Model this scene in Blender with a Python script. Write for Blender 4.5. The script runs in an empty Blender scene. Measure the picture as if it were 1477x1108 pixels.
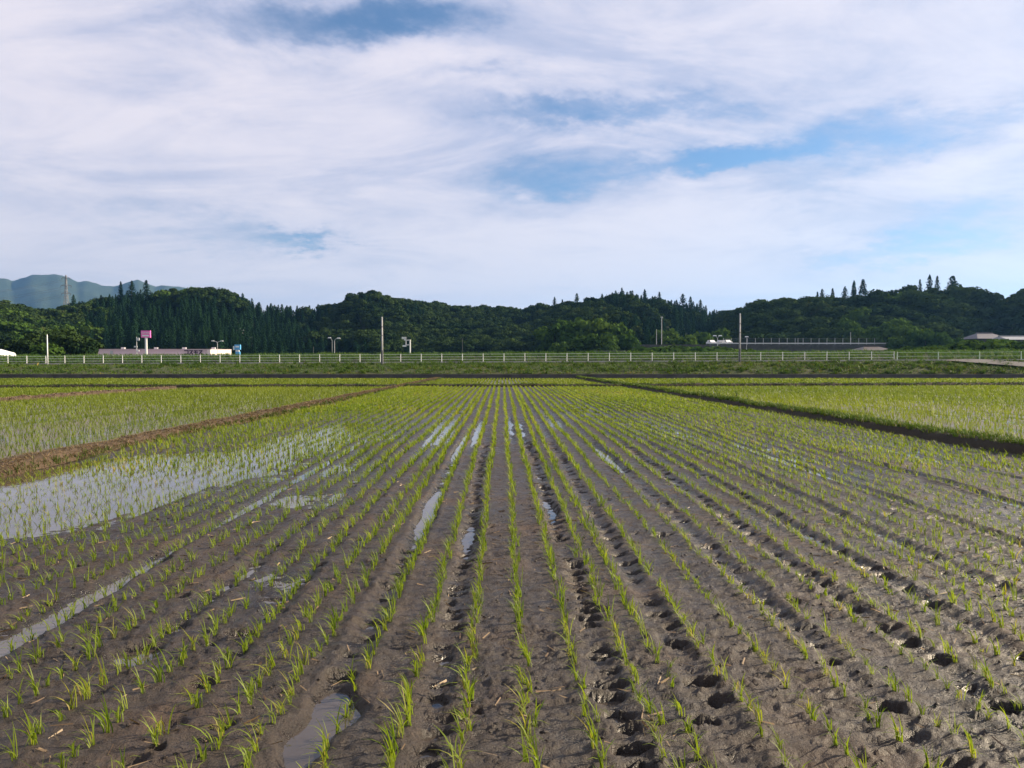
import bpy, math, random
import numpy as np
from mathutils import Vector, Matrix

random.seed(7)
rng = np.random.default_rng(7)
R = math.radians
scene = bpy.context.scene
col = scene.collection

# ------------------------------------------------------------------ camera
EYE = 1.94
FPX = 1115.0
CX, CY, VX, VY = 738.5, 554.0, 725.0, 520.0      # picture centre, vanishing point of the rows / horizon
cam_d = bpy.data.cameras.new('camera')
cam = bpy.data.objects.new('camera', cam_d)
col.objects.link(cam)
cam_d.sensor_width = 36.0
cam_d.lens = 36.0 * FPX / 1477.0
cam_d.clip_start = 0.05
cam_d.clip_end = 30000
cam.location = (0, 0, EYE)
cam.rotation_euler = (R(90) - math.atan((CY - VY) / FPX), 0, -math.atan((CX - VX) / FPX))
scene.camera = cam
CM = cam.rotation_euler.to_matrix()


def at(px, py, Y):
    """photo pixel -> world point at depth Y"""
    d = CM @ Vector(((px - CX) / FPX, -(py - CY) / FPX, -1.0))
    t = Y / d.y
    return Vector((d.x * t, Y, EYE + d.z * t))


# ------------------------------------------------------------------ light
SUN_AZ, SUN_EL = R(74), R(26)
sdir = Vector((math.cos(SUN_EL) * math.sin(SUN_AZ), math.cos(SUN_EL) * math.cos(SUN_AZ), math.sin(SUN_EL)))
sun_d = bpy.data.lights.new('sun', 'SUN')
sun_d.energy = 5.0
sun_d.angle = R(0.5)
sun_d.color = (1.0, 0.83, 0.60)
sun = bpy.data.objects.new('sun', sun_d)
col.objects.link(sun)
sun.rotation_euler = sdir.to_track_quat('Z', 'Y').to_euler()
sun.location = (60, 30, 60)

world = bpy.data.worlds.new('World')
scene.world = world
world.use_nodes = True


class NT:
    """small node-tree helper"""
    def __init__(s, tree):
        s.t = tree; s.n = tree.nodes; s.l = tree.links

    def node(s, typ, **kw):
        nd = s.n.new(typ)
        for k, v in kw.items():
            setattr(nd, k, v)
        return nd

    def put(s, sock, v):
        if isinstance(v, bpy.types.NodeSocket):
            s.l.new(v, sock)
        elif v is not None:
            sock.default_value = v

    def math(s, op, a, b=None, c=None, clamp=False):
        nd = s.node('ShaderNodeMath', operation=op, use_clamp=clamp)
        s.put(nd.inputs[0], a)
        if b is not None: s.put(nd.inputs[1], b)
        if c is not None: s.put(nd.inputs[2], c)
        return nd.outputs[0]

    def vmath(s, op, a, b=None):
        nd = s.node('ShaderNodeVectorMath', operation=op)
        s.put(nd.inputs[0], a)
        if b is not None: s.put(nd.inputs[1], b)
        return nd.outputs[0]

    def noise(s, vec, scale, detail=4, rough=0.55, dist=0.0):
        nd = s.node('ShaderNodeTexNoise')
        if vec is not None: s.put(nd.inputs['Vector'], vec)
        nd.inputs['Scale'].default_value = scale
        nd.inputs['Detail'].default_value = detail
        nd.inputs['Roughness'].default_value = rough
        nd.inputs['Distortion'].default_value = dist
        return nd

    def ramp(s, fac, stops, interp='LINEAR'):
        nd = s.node('ShaderNodeValToRGB')
        cr = nd.color_ramp
        cr.interpolation = interp
        while len(cr.elements) < len(stops): cr.elements.new(0.5)
        for e, (p, c) in zip(cr.elements, stops):
            e.position = p
            e.color = c if len(c) == 4 else (*c, 1)
        s.put(nd.inputs[0], fac)
        return nd.outputs[0]

    def sstep(s, v, a, b):
        nd = s.node('ShaderNodeMapRange', interpolation_type='SMOOTHSTEP')
        s.put(nd.inputs[0], v)
        nd.inputs[1].default_value = a
        nd.inputs[2].default_value = b
        return nd.outputs[0]

    def mix(s, f, a, b):
        nd = s.node('ShaderNodeMix', data_type='RGBA')
        s.put(nd.inputs[0], f)
        for i, v in ((6, a), (7, b)):
            if isinstance(v, tuple) and len(v) == 3: v = (*v, 1)
            s.put(nd.inputs[i], v)
        return nd.outputs[2]


def build_sky():
    w = NT(world.node_tree)
    for n in list(w.n): w.n.remove(n)
    out = w.node('ShaderNodeOutputWorld')
    bg = w.node('ShaderNodeBackground')
    bg.inputs['Strength'].default_value = 0.05
    sky = w.node('ShaderNodeTexSky', sky_type='NISHITA')
    sky.sun_disc = False
    sky.sun_elevation = SUN_EL
    sky.sun_rotation = SUN_AZ
    sky.air_density = 1.0
    sky.dust_density = 0.6
    sky.ozone_density = 2.0
    tc = w.node('ShaderNodeTexCoord')
    d = tc.outputs['Generated']
    sep = w.node('ShaderNodeSeparateXYZ')
    w.l.new(d, sep.inputs[0])
    dx, dy, dz = sep.outputs
    # cloud-layer coordinates: the layer seen in perspective
    zz = w.math('ADD', w.math('MAXIMUM', dz, 0.0), 0.22)
    comb = w.node('ShaderNodeCombineXYZ')
    w.put(comb.inputs[0], w.math('DIVIDE', dx, zz))
    w.put(comb.inputs[1], w.math('DIVIDE', dy, zz))
    P = comb.outputs[0]
    az = w.math('ARCTAN2', dx, dy)
    el = w.math('ARCSINE', dz)
    wn = w.noise(P, 2.2, 5, 0.6)
    wsep = w.node('ShaderNodeSeparateXYZ')
    w.l.new(wn.outputs['Color'], wsep.inputs[0])
    wx = w.math('SUBTRACT', wsep.outputs[0], 0.5)
    wy = w.math('SUBTRACT', wsep.outputs[1], 0.5)
    fn = w.noise(P, 11.0, 5, 0.65)
    fsep = w.node('ShaderNodeSeparateXYZ')
    w.l.new(fn.outputs['Color'], fsep.inputs[0])
    azw = w.math('ADD', az, w.math('ADD', w.math('MULTIPLY', wx, 0.22), w.math('MULTIPLY', w.math('SUBTRACT', fsep.outputs[0], 0.5), 0.11)))
    elw = w.math('ADD', el, w.math('ADD', w.math('MULTIPLY', wy, 0.09), w.math('MULTIPLY', w.math('SUBTRACT', fsep.outputs[1], 0.5), 0.055)))
    mp = w.node('ShaderNodeMapping')
    mp.inputs['Scale'].default_value = (0.55, 1.0, 1.0)
    mp.inputs['Rotation'].default_value = (0, 0, R(20))
    mp.inputs['Location'].default_value = (3.1, 1.7, 0)
    w.l.new(P, mp.inputs[0])
    base = w.noise(mp.outputs[0], 0.95, 8, 0.6, 0.5).outputs['Fac']
    # thick / thin places of the layer: (px, py, rx, ry, amount) measured on the photograph, as directions
    blobs = [(590, 5, 170, 34, -.50), (470, 25, 120, 30, -.34), (330, 40, 170, 40, -.30), (690, 102, 80, 11, -.20), (820, 170, 150, 20, -.30),
             (790, 255, 120, 34, -.30), (740, 280, 70, 22, -.14), (1060, 226, 150, 20, -.52), (1180, 262, 110, 26, -.26), (420, 345, 90, 22, -.40),
             (300, 368, 90, 16, -.20), (160, 310, 190, 40, -.26), (250, 130, 150, 22, -.2), (1000, 150, 140, 20, -.18), (1250, 365, 130, 34, -.42), (1400, 310, 110, 40, -.24),
             (1300, 180, 160, 26, -.24), (470, 350, 40, 14, -.2), (1050, 318, 250, 62, .34), (560, 240, 260, 60, .16),
             (130, 85, 150, 30, .12), (1200, 70, 260, 60, .14), (700, 340, 200, 40, .16), (930, 50, 55, 18, .12),
             (1420, 215, 90, 20, .14), (1180, 330, 80, 25, .12), (250, 200, 240, 60, .12), (850, 400, 500, 20, .2)]
    acc = base
    for px, py, rx, ry, amt in blobs:
        v = at(px, py, 1000.0) - Vector((0, 0, EYE))
        v.normalize()
        a0, e0 = math.atan2(v.x, v.y), math.asin(v.z)
        u1 = w.math('DIVIDE', w.math('SUBTRACT', azw, a0), rx / FPX * .84)
        u2 = w.math('DIVIDE', w.math('SUBTRACT', elw, e0), ry / FPX * .84)
        r2 = w.math('ADD', w.math('MULTIPLY', u1, u1), w.math('MULTIPLY', u2, u2))
        g = w.math('POWER', 2.718, w.math('MULTIPLY', r2, -0.9))
        acc = w.math('MULTIPLY_ADD', g, amt * (0.92 if amt < 0 else .9), acc)
    wisps = w.noise(mp.outputs[0], 3.0, 9, 0.62, 0.9).outputs['Fac']
    acc = w.math('ADD', acc, w.math('MULTIPLY', w.math('SUBTRACT', fn.outputs['Fac'], 0.5), 0.20))
    acc = w.math('ADD', acc, w.math('MULTIPLY', w.math('SUBTRACT', wisps, 0.5), 0.55))
    dens = w.sstep(acc, -0.12, 0.40)
    w2 = w.noise(mp.outputs[0], 1.6, 7, 0.6, 0.4).outputs['Fac']
    shade = w.math('ADD', w.math('ADD', w.math('MULTIPLY', wisps, 0.5), w.math('MULTIPLY', w2, 0.5)), w.math('MULTIPLY', w.math('SUBTRACT', acc, .35), 0.5))
    ccol = w.ramp(w.sstep(shade, 0.22, 0.78), [(0, (3.0, 3.5, 5.0)), (0.45, (4.5, 4.65, 5.9)), (1, (7.0, 6.5, 7.0))])
    low = w.math('SUBTRACT', 1.0, w.sstep(el, 0.06, 0.30))
    ccol = w.mix(w.math('MULTIPLY', low, 0.7), ccol, (6.9, 6.55, 6.9))
    skyc = w.vmath('MULTIPLY', sky.outputs[0], (0.66, 0.82, 0.98))
    dens = w.math('MULTIPLY', dens, 0.97)
    cc = w.mix(dens, skyc, ccol)
    w.l.new(cc, bg.inputs['Color'])
    w.l.new(bg.outputs[0], out.inputs[0])


build_sky()
scene.view_settings.view_transform = 'Standard'
scene.view_settings.look = 'None'
scene.view_settings.exposure = 1.4
scene.view_settings.gamma = 1.0
scene.view_settings.use_curve_mapping = False
scene.render.engine = 'CYCLES'
scene.cycles.use_denoising = True
scene.cycles.max_bounces = 6
scene.cycles.diffuse_bounces = 3
scene.cycles.glossy_bounces = 3
scene.cycles.transmission_bounces = 4
scene.cycles.transparent_max_bounces = 4
scene.cycles.volume_bounces = 0
scene.cycles.sample_clamp_direct = 8
scene.cycles.sample_clamp_indirect = 4
scene.cycles.caustics_reflective = False
scene.cycles.caustics_refractive = False

# ------------------------------------------------------------------ materials
MATS = {}


def new_mat(name):
    m = bpy.data.materials.new(name)
    m.use_nodes = True
    t = NT(m.node_tree)
    b = t.n['Principled BSDF']
    MATS[name] = m
    return m, t, b


def plain(name, c, rough=0.6, metal=0.0, var=0.25, scale=3.0, bump=0.0):
    m, t, b = new_mat(name)
    tc = t.node('ShaderNodeTexCoord')
    n = t.noise(tc.outputs['Object'], scale, 5)
    lo = tuple(x * (1 - var) for x in c)
    hi = tuple(min(1, x * (1 + var)) for x in c)
    t.put(b.inputs['Base Color'], t.ramp(n.outputs['Fac'], [(0.3, lo), (0.7, hi)]))
    b.inputs['Roughness'].default_value = rough
    b.inputs['Metallic'].default_value = metal
    if bump:
        bp = t.node('ShaderNodeBump')
        bp.inputs['Distance'].default_value = bump
        t.l.new(n.outputs['Fac'], bp.inputs['Height'])
        t.l.new(bp.outputs[0], b.inputs['Normal'])
    return m


def leaf(name, c1, c2, trans=0.35, c3=None, rough=0.55, objrand=False, spec=0.3):
    """thin leaf: front reflection plus light coming through"""
    m, t, b = new_mat(name)
    at_ = t.node('ShaderNodeAttribute')
    at_.attribute_name = 'tint'
    f = at_.outputs['Fac']
    if objrand:
        oi = t.node('ShaderNodeObjectInfo')
        f = t.math('ADD', t.math('MULTIPLY', f, 0.45), t.math('MULTIPLY', oi.outputs['Random'], 0.55))
    stops = [(0.0, c1), (0.85 if c3 else 1.0, c2)]
    if c3: stops.append((1.0, c3))
    c = t.ramp(f, stops)
    t.l.new(c, b.inputs['Base Color'])
    b.inputs['Roughness'].default_value = rough
    b.inputs['Specular IOR Level'].default_value = spec
    tr = t.node('ShaderNodeBsdfTranslucent')
    tcn = t.vmath('MULTIPLY', c, (1.25, 1.25, 0.6))
    t.l.new(tcn, tr.inputs['Color'])
    mx = t.node('ShaderNodeMixShader')
    mx.inputs[0].default_value = trans
    t.l.new(b.outputs[0], mx.inputs[1])
    t.l.new(tr.outputs[0], mx.inputs[2])
    t.l.new(mx.outputs[0], t.n['Material Output'].inputs['Surface'])
    return m


def mud_mat():
    m, t, b = new_mat('mud')
    g = t.node('ShaderNodeNewGeometry')
    P = g.outputs['Position']
    n1 = t.noise(P, 0.9, 6, 0.6)
    n2 = t.noise(P, 9.0, 8, 0.65)
    n3 = t.noise(P, 55.0, 6, 0.7)
    c = t.ramp(n1.outputs['Fac'], [(0.3, (0.019, 0.014, 0.011)), (0.55, (0.034, 0.023, 0.016)), (0.75, (0.062, 0.036, 0.021))])
    c2 = t.ramp(n3.outputs['Fac'], [(0.3, (0.45, 0.43, 0.42)), (0.6, (1.05, 1.03, 1.0)), (0.78, (1.7, 1.55, 1.35))])
    cm = t.vmath('MULTIPLY', c, c2)
    # low mud is wetter: height decides gloss and tone
    sep = t.node('ShaderNodeSeparateXYZ'); t.l.new(P, sep.inputs[0])
    hz = t.math('ADD', sep.outputs[2], t.math('MULTIPLY', t.math('SUBTRACT', n2.outputs['Fac'], 0.5), 0.05))
    wet = t.math('SUBTRACT', 1.0, t.sstep(hz, 0.005, 0.06))
    t.l.new(t.mix(wet, cm, t.vmath('MULTIPLY', cm, (0.62, 0.62, 0.66))), b.inputs['Base Color'])
    rr = t.ramp(n2.outputs['Fac'], [(0.35, (0.42,) * 3), (0.65, (0.72,) * 3)])
    t.l.new(t.math('SUBTRACT', t.math('ADD', rr, t.math('MULTIPLY', t.math('SUBTRACT', n1.outputs['Fac'], .5), .5)), t.math('MULTIPLY', wet, 0.24)), b.inputs['Roughness'])
    b.inputs['Specular IOR Level'].default_value = 0.42
    bp = t.node('ShaderNodeBump')
    bp.inputs['Distance'].default_value = 0.03
    bp.inputs['Strength'].default_value = 1.0
    h = t.math('ADD', n2.outputs['Fac'], t.math('MULTIPLY', n3.outputs['Fac'], 0.5))
    t.l.new(h, bp.inputs['Height'])
    t.l.new(bp.outputs[0], b.inputs['Normal'])
    return m


def water_mat():
    m, t, b = new_mat('muddy_water')
    g = t.node('ShaderNodeNewGeometry')
    n = t.noise(g.outputs['Position'], 1.3, 4)
    t.put(b.inputs['Base Color'], t.ramp(n.outputs['Fac'], [(0.3, (0.040, 0.032, 0.026)), (0.7, (0.065, 0.053, 0.044))]))
    b.inputs['Roughness'].default_value = 0.03
    b.inputs['IOR'].default_value = 1.55
    n2 = t.noise(g.outputs['Position'], 7.0, 3)
    bp = t.node('ShaderNodeBump')
    bp.inputs['Distance'].default_value = 0.003
    bp.inputs['Strength'].default_value = 0.5
    t.l.new(n2.outputs['Fac'], bp.inputs['Height'])
    t.l.new(bp.outputs[0], b.inputs['Normal'])
    return m


def earth(name, stops, scale=2.0, rough=0.9, bump=0.03):
    m, t, b = new_mat(name)
    g = t.node('ShaderNodeNewGeometry')
    n = t.noise(g.outputs['Position'], scale, 8, 0.65)
    n2 = t.noise(g.outputs['Position'], scale * 11, 5, 0.65)
    f = t.math('ADD', t.math('MULTIPLY', n.outputs['Fac'], 0.6), t.math('MULTIPLY', n2.outputs['Fac'], 0.4))
    t.l.new(t.ramp(f, stops), b.inputs['Base Color'])
    b.inputs['Roughness'].default_value = rough
    b.inputs['Specular IOR Level'].default_value = 0.25
    bp = t.node('ShaderNodeBump')
    bp.inputs['Distance'].default_value = bump
    t.l.new(f, bp.inputs['Height'])
    t.l.new(bp.outputs[0], b.inputs['Normal'])
    return m


M_MUD = mud_mat()
M_WATER = water_mat()
M_RICE = leaf('rice_leaf', (0.085, 0.145, 0.012), (0.200, 0.255, 0.022), 0.48, (0.28, 0.24, 0.06))
M_RICE_FAR = leaf('rice_leaf_far', (0.080, 0.125, 0.011), (0.170, 0.210, 0.020), 0.44)
M_GRASS = leaf('bank_grass', (0.032, 0.070, 0.012), (0.095, 0.150, 0.026), 0.3, (0.17, 0.135, 0.055), spec=0.08)
M_DRY = leaf('dry_grass', (0.085, 0.056, 0.028), (0.21, 0.145, 0.07), 0.2, (0.07, 0.09, 0.02))
M_STRAW = leaf('straw', (0.10, 0.06, 0.032), (0.28, 0.205, 0.12), 0.1)
M_REED = leaf('levee_grass', (0.034, 0.082, 0.018), (0.085, 0.145, 0.034), 0.3, (0.13, 0.175, 0.05), spec=0.05)
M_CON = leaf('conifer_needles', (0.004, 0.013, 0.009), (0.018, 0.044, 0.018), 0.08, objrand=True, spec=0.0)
M_BRD = leaf('broad_leaves', (0.006, 0.017, 0.008), (0.036, 0.058, 0.016), 0.12, (0.062, 0.056, 0.020), objrand=True, spec=0.0)  # lighter end of the tint raised to suggest sunlit rims
M_BRT = leaf('bright_leaves', (0.020, 0.050, 0.010), (0.066, 0.108, 0.022), 0.2, objrand=True, spec=0.0)  # lighter copy of the leaf colour, standing in for sunlit crowns
M_BARK = plain('bark', (0.07, 0.055, 0.042), 0.9, scale=1.5)
M_SOIL = earth('bank_soil', [(0.3, (0.030, 0.021, 0.014)), (0.55, (0.066, 0.045, 0.029)), (0.75, (0.13, 0.095, 0.058))], 2.5)
M_SOILD = earth('dark_bank_soil', [(0.3, (0.018, 0.016, 0.011)), (0.6, (0.038, 0.030, 0.020)), (0.8, (0.06, 0.05, 0.03))], 2.5)
M_SLOPE = earth('bank_slope', [(0.3, (0.014, 0.028, 0.007)), (0.5, (0.036, 0.048, 0.014)), (0.66, (0.052, 0.042, 0.021)), (0.8, (0.085, 0.07, 0.034))], 0.35, bump=0.15)
M_LAND = earth('land', [(0.3, (0.03, 0.05, 0.018)), (0.6, (0.06, 0.08, 0.03)), (0.8, (0.09, 0.09, 0.04))], 0.05, bump=0.2)
M_HILL = earth('hill_floor', [(0.3, (0.012, 0.022, 0.010)), (0.7, (0.03, 0.042, 0.018))], 0.06, bump=0.3)
M_MOUNT = earth('mountain_wood', [(0.35, (0.018, 0.035, 0.016)), (0.65, (0.045, 0.065, 0.030))], 0.012, bump=9.0)
M_ASPH = plain('asphalt', (0.055, 0.055, 0.058), 0.85, scale=1.5)
M_RAMP = plain('worn_asphalt', (0.085, 0.08, 0.08), 0.85, scale=0.8)
M_CONC = plain('concrete', (0.36, 0.35, 0.33), 0.8, scale=0.9, bump=0.01)
M_CONCD = plain('shaded_damp_concrete', (0.05, 0.05, 0.05), 0.8, scale=0.9, var=0.4)  # damp concrete, darkened further for shade on the ditch face and viaduct
M_POLE = plain('grey_concrete_pole', (0.30, 0.30, 0.30), 0.75, scale=1.2)
M_WPAINT = plain('white_paint', (0.72, 0.73, 0.72), 0.45, var=0.06)
M_GPAINT = plain('pale_green_paint', (0.42, 0.52, 0.42), 0.5, var=0.1)
M_STEEL = plain('galvanised_steel', (0.48, 0.49, 0.50), 0.45, 0.4, var=0.12)
M_DSTEEL = plain('dark_steel', (0.10, 0.105, 0.11), 0.5, 0.3)
M_PINKW = plain('pale_pink_wall', (0.66, 0.50, 0.53), 0.7, var=0.06, scale=0.2)
M_CREAM = plain('sunlit_cream_wall', (0.82, 0.72, 0.66), 0.7, var=0.05, scale=0.2)  # sunlit tone of the pink store's side wall, put into the colour
M_MAGENTA = plain('pink_sign_face', (0.86, 0.16, 0.50), 0.4, var=0.04)
M_PURPLE = plain('dark_purple_letters', (0.045, 0.012, 0.055), 0.5, var=0.1)
M_BLUE = plain('blue_sign_face', (0.10, 0.36, 0.68), 0.4, var=0.05)
M_NAVY = plain('navy_panel', (0.02, 0.045, 0.14), 0.4, var=0.05)
M_ROOF = plain('grey_roof_tiles', (0.095, 0.088, 0.10), 0.6, var=0.2, scale=2)
M_ROOFB = plain('brown_roof_tiles', (0.055, 0.042, 0.040), 0.6, var=0.2, scale=2)
M_PALER = plain('pale_metal_roof', (0.24, 0.25, 0.26), 0.5, 0.2, var=0.1)
M_GLASS = plain('dark_glass', (0.015, 0.018, 0.022), 0.08, var=0.1)
M_CARW = plain('white_car_paint', (0.80, 0.80, 0.80), 0.25, var=0.02)
M_CARS = plain('silver_car_paint', (0.40, 0.41, 0.43), 0.3, 0.4, var=0.03)
M_RUBBER = plain('tyre_rubber', (0.02, 0.02, 0.02), 0.8)
M_YEL = plain('yellowed_plastic', (0.55, 0.40, 0.10), 0.5)
M_PYL = plain('weathered_pylon_steel', (0.16, 0.165, 0.17), 0.6, 0.2)
M_RED = plain('red_lamp', (0.5, 0.05, 0.04), 0.4)

# ------------------------------------------------------------------ mesh helpers


def tag(o, label=None, cat=None, group=None, kind=None):
    if label: o['label'] = label
    if cat: o['category'] = cat
    if group: o['group'] = group
    if kind: o['kind'] = kind
    return o


def np_mesh(name, V, F, mat=None, tint=None, smooth=False):
    """V (n,3), F (m,k) with k the same for all faces"""
    V = np.ascontiguousarray(V, dtype=np.float32).reshape(-1, 3)
    F = np.ascontiguousarray(F, dtype=np.int32)
    k = F.shape[1]
    me = bpy.data.meshes.new(name)
    me.vertices.add(len(V)); me.vertices.foreach_set('co', V.ravel())
    me.loops.add(F.size); me.loops.foreach_set('vertex_index', F.ravel())
    me.polygons.add(len(F)); me.polygons.foreach_set('loop_start', np.arange(0, F.size, k, dtype=np.int32))
    if smooth: me.polygons.foreach_set('use_smooth', np.ones(len(F), dtype=bool))
    me.update(calc_edges=True)
    if tint is not None:
        a = me.attributes.new('tint', 'FLOAT', 'POINT')
        a.data.foreach_set('value', np.ascontiguousarray(tint, dtype=np.float32))
    if mat: me.materials.append(mat)
    return me


def link(name, me, parent=None, loc=None):
    o = bpy.data.objects.new(name, me)
    col.objects.link(o)
    if parent: o.parent = parent
    if loc is not None: o.location = loc
    return o


def empty(name, loc, rz=0.0):
    o = bpy.data.objects.new(name, None)
    o.empty_display_size = 0.2
    col.objects.link(o)
    o.location = loc
    o.rotation_euler = (0, 0, rz)
    return o


def copy_tree(o, parent=None):
    c = o.copy(); col.objects.link(c)
    if parent: c.parent = parent
    for ch in o.children: copy_tree(ch, c)
    return c


class MB:
    def __init__(s): s.v = []; s.f = []

    def box(s, c, d, rz=0.0, taper=1.0):
        n = len(s.v); ca, sa = math.cos(rz), math.sin(rz)
        for k in (-1, 1):
            q = 1.0 if k < 0 else taper
            for i, j in ((-1, -1), (1, -1), (1, 1), (-1, 1)):
                x, y = i * d[0] / 2 * q, j * d[1] / 2 * q
                s.v.append((c[0] + x * ca - y * sa, c[1] + x * sa + y * ca, c[2] + k * d[2] / 2))
        s.f += [tuple(n + a for a in q) for q in ((3, 2, 1, 0), (4, 5, 6, 7), (0, 1, 5, 4), (1, 2, 6, 5), (2, 3, 7, 6), (3, 0, 4, 7))]
        return s

    def tube(s, pts, r, seg=8, r2=None):
        pts = [Vector(p) for p in pts]
        n = len(s.v); m = len(pts)
        for i, p in enumerate(pts):
            t = (pts[min(i + 1, m - 1)] - pts[max(i - 1, 0)]).normalized()
            up = Vector((0, 0, 1)) if abs(t.z) < 0.9 else Vector((1, 0, 0))
            a = t.cross(up).normalized(); b = t.cross(a)
            rr = r if r2 is None else r + (r2 - r) * i / (m - 1)
            for k in range(seg):
                an = 2 * math.pi * k / seg
                s.v.append(tuple(p + a * math.cos(an) * rr + b * math.sin(an) * rr))
        for i in range(m - 1):
            for k in range(seg):
                k2 = (k + 1) % seg
                s.f.append((n + i * seg + k, n + i * seg + k2, n + (i + 1) * seg + k2, n + (i + 1) * seg + k))
        s.f.append(tuple(n + k for k in range(seg))[::-1])
        s.f.append(tuple(n + (m - 1) * seg + k for k in range(seg)))
        return s

    def prism(s, poly, y0, y1):
        """polygon in XZ pushed along Y"""
        n = len(s.v); k = len(poly)
        for y in (y0, y1):
            for x, z in poly: s.v.append((x, y, z))
        s.f.append(tuple(range(n, n + k)))
        s.f.append(tuple(range(n + 2 * k - 1, n + k - 1, -1)))
        for i in range(k):
            j = (i + 1) % k
            s.f.append((n + i, n + k + i, n + k + j, n + j))
        return s

    def build(s, name, mat, parent=None, loc=None, smooth=False):
        me = bpy.data.meshes.new(name)
        me.from_pydata(s.v, [], s.f)
        me.materials.append(mat)
        if smooth:
            for p in me.polygons: p.use_smooth = len(p.vertices) == 4
        me.update()
        return link(name, me, parent, loc)


# value noise, numpy
def vnoise(x, y, seed=0):
    xi = np.floor(x).astype(np.int64); yi = np.floor(y).astype(np.int64)
    fx = x - xi; fy = y - yi
    fx = fx * fx * (3 - 2 * fx); fy = fy * fy * (3 - 2 * fy)

    def h(a, b):
        n = (a * 374761393 + b * 668265263 + seed * 144269504) & 0x7fffffff
        n = ((n ^ (n >> 13)) * 1274126177) & 0x7fffffff
        n = n ^ (n >> 16)
        return (n & 0xffff) / 65535.0
    return (h(xi, yi) * (1 - fx) + h(xi + 1, yi) * fx) * (1 - fy) + (h(xi, yi + 1) * (1 - fx) + h(xi + 1, yi + 1) * fx) * fy


def fbm(x, y, seed=0, oct=4, gain=0.5):
    x = np.asarray(x, float); y = np.asarray(y, float)
    s = 0; a = 1; t = 0
    for i in range(oct):
        s = s + a * (vnoise(x * 2 ** i + 17 * i, y * 2 ** i + 5 * i, seed + i) - 0.5)
        t += a; a *= gain
    return s / t * 2          # about -1..1


def grid_faces(nr, nc):
    i = np.arange(nr - 1)[:, None]; j = np.arange(nc - 1)[None, :]
    a = i * nc + j
    return np.stack([a, a + 1, a + nc + 1, a + nc], -1).reshape(-1, 4)


def sheet(name, X, Y, Z, mat, smooth=True, kind='structure'):
    nr, nc = X.shape
    me = np_mesh(name, np.stack([X, Y, Z], -1), grid_faces(nr, nc), mat, smooth=smooth)
    o = link(name, me)
    if kind: o['kind'] = kind
    return o


def ribbons(base, n_bl, h, spread, w, segs, r, lean=(0, 0), droop=0.35, rad=0.008, tintv=None):
    """clumps of curved blades. base (N,3); h, spread, w: arrays (N,) or numbers; gives V, F, tint"""
    N = len(base)
    sh = (N, n_bl)
    h = np.broadcast_to(np.asarray(h, float).reshape(-1, 1), sh) * r.uniform(0.55, 1.1, sh)
    sp = np.broadcast_to(np.asarray(spread, float).reshape(-1, 1), sh) * r.uniform(0.25, 1.2, sh)
    an = r.uniform(0, 2 * np.pi, sh)
    bx = base[:, 0:1] + r.normal(0, rad, sh); by = base[:, 1:2] + r.normal(0, rad, sh)
    bz = np.broadcast_to(base[:, 2:3], sh)
    dr = r.uniform(0, droop, sh)
    wd = np.broadcast_to(np.asarray(w, float).reshape(-1, 1), sh) * r.uniform(0.7, 1.2, sh)
    wa = an + np.pi / 2 + r.uniform(-1.2, 1.2, sh)
    V = np.empty((N, n_bl, segs + 1, 2, 3))
    for s in range(segs + 1):
        t = s / segs
        off = sp * t ** 1.7 + dr * sp * t ** 3
        px = bx + np.cos(an) * off + lean[0] * h * t ** 2
        py = by + np.sin(an) * off + lean[1] * h * t ** 2
        pz = bz + h * (t - dr * t ** 3)
        ww = wd / 2 * (0.75 + 0.5 * t - 1.25 * t ** 3) if s < segs else wd * 0.04
        for k, sg in ((0, -1), (1, 1)):
            V[:, :, s, k, 0] = px + sg * np.cos(wa) * ww
            V[:, :, s, k, 1] = py + sg * np.sin(wa) * ww
            V[:, :, s, k, 2] = pz
    nb = N * n_bl
    b0 = (np.arange(nb) * (segs + 1) * 2)[:, None]
    s = np.arange(segs)[None, :] * 2
    a = b0 + s
    F = np.stack([a, a + 1, a + 3, a + 2], -1).reshape(-1, 4)
    tv = r.uniform(0, 1, sh) if tintv is None else np.clip(np.broadcast_to(np.asarray(tintv).reshape(-1, 1), sh) + r.normal(0, 0.16, sh), 0, 1)
    T = np.repeat(tv.reshape(-1), (segs + 1) * 2)
    return V.reshape(-1, 3), F, T


def stuff(name, V, F, T, mat, label, cat):
    o = link(name, np_mesh(name, V, F, mat, T))
    return tag(o, label, cat, kind='stuff')


# ================================================================== THE LAND
me = np_mesh('ground', np.array([[-6000, -300, -.45], [6000, -300, -.45], [6000, 7000, -.45], [-6000, 7000, -.45]]), np.array([[0, 1, 2, 3]]), M_LAND)
tag(link('ground', me), kind='structure')


def xl(Y): return -9.0 + 0.03 * Y
def xr(Y): return 11.4 - 0.045 * Y


# ---- the mud of the near paddy: rows, wheel ruts, lug dents and hollows that hold water
ROWS = [0.12, 0.43, 0.76, 0.95, 1.29, 1.61, 1.93, 2.25, 2.56, 2.87, 3.19, 3.50, 3.81, 4.02, 4.33]
x = 4.33
while x < 11.2: x += 0.305; ROWS.append(x)
x = 0.12
for st in (.33, .33, .31, .33, .22, .31, .31, .31, .31, .31):
    x -= st; ROWS.append(x)
while x > -8.7: x -= 0.305; ROWS.append(x)
ROWS = np.array(sorted(ROWS))


def row_wob(x0, Y):
    return 0.035 * fbm(Y * 0.22 + x0 * 3.1, np.full_like(np.asarray(Y, float), x0 * 1.3), 11, 3) + 0.03 * fbm(Y * 0.06, np.full_like(np.asarray(Y, float), x0 * 0.35), 12, 2)


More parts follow.
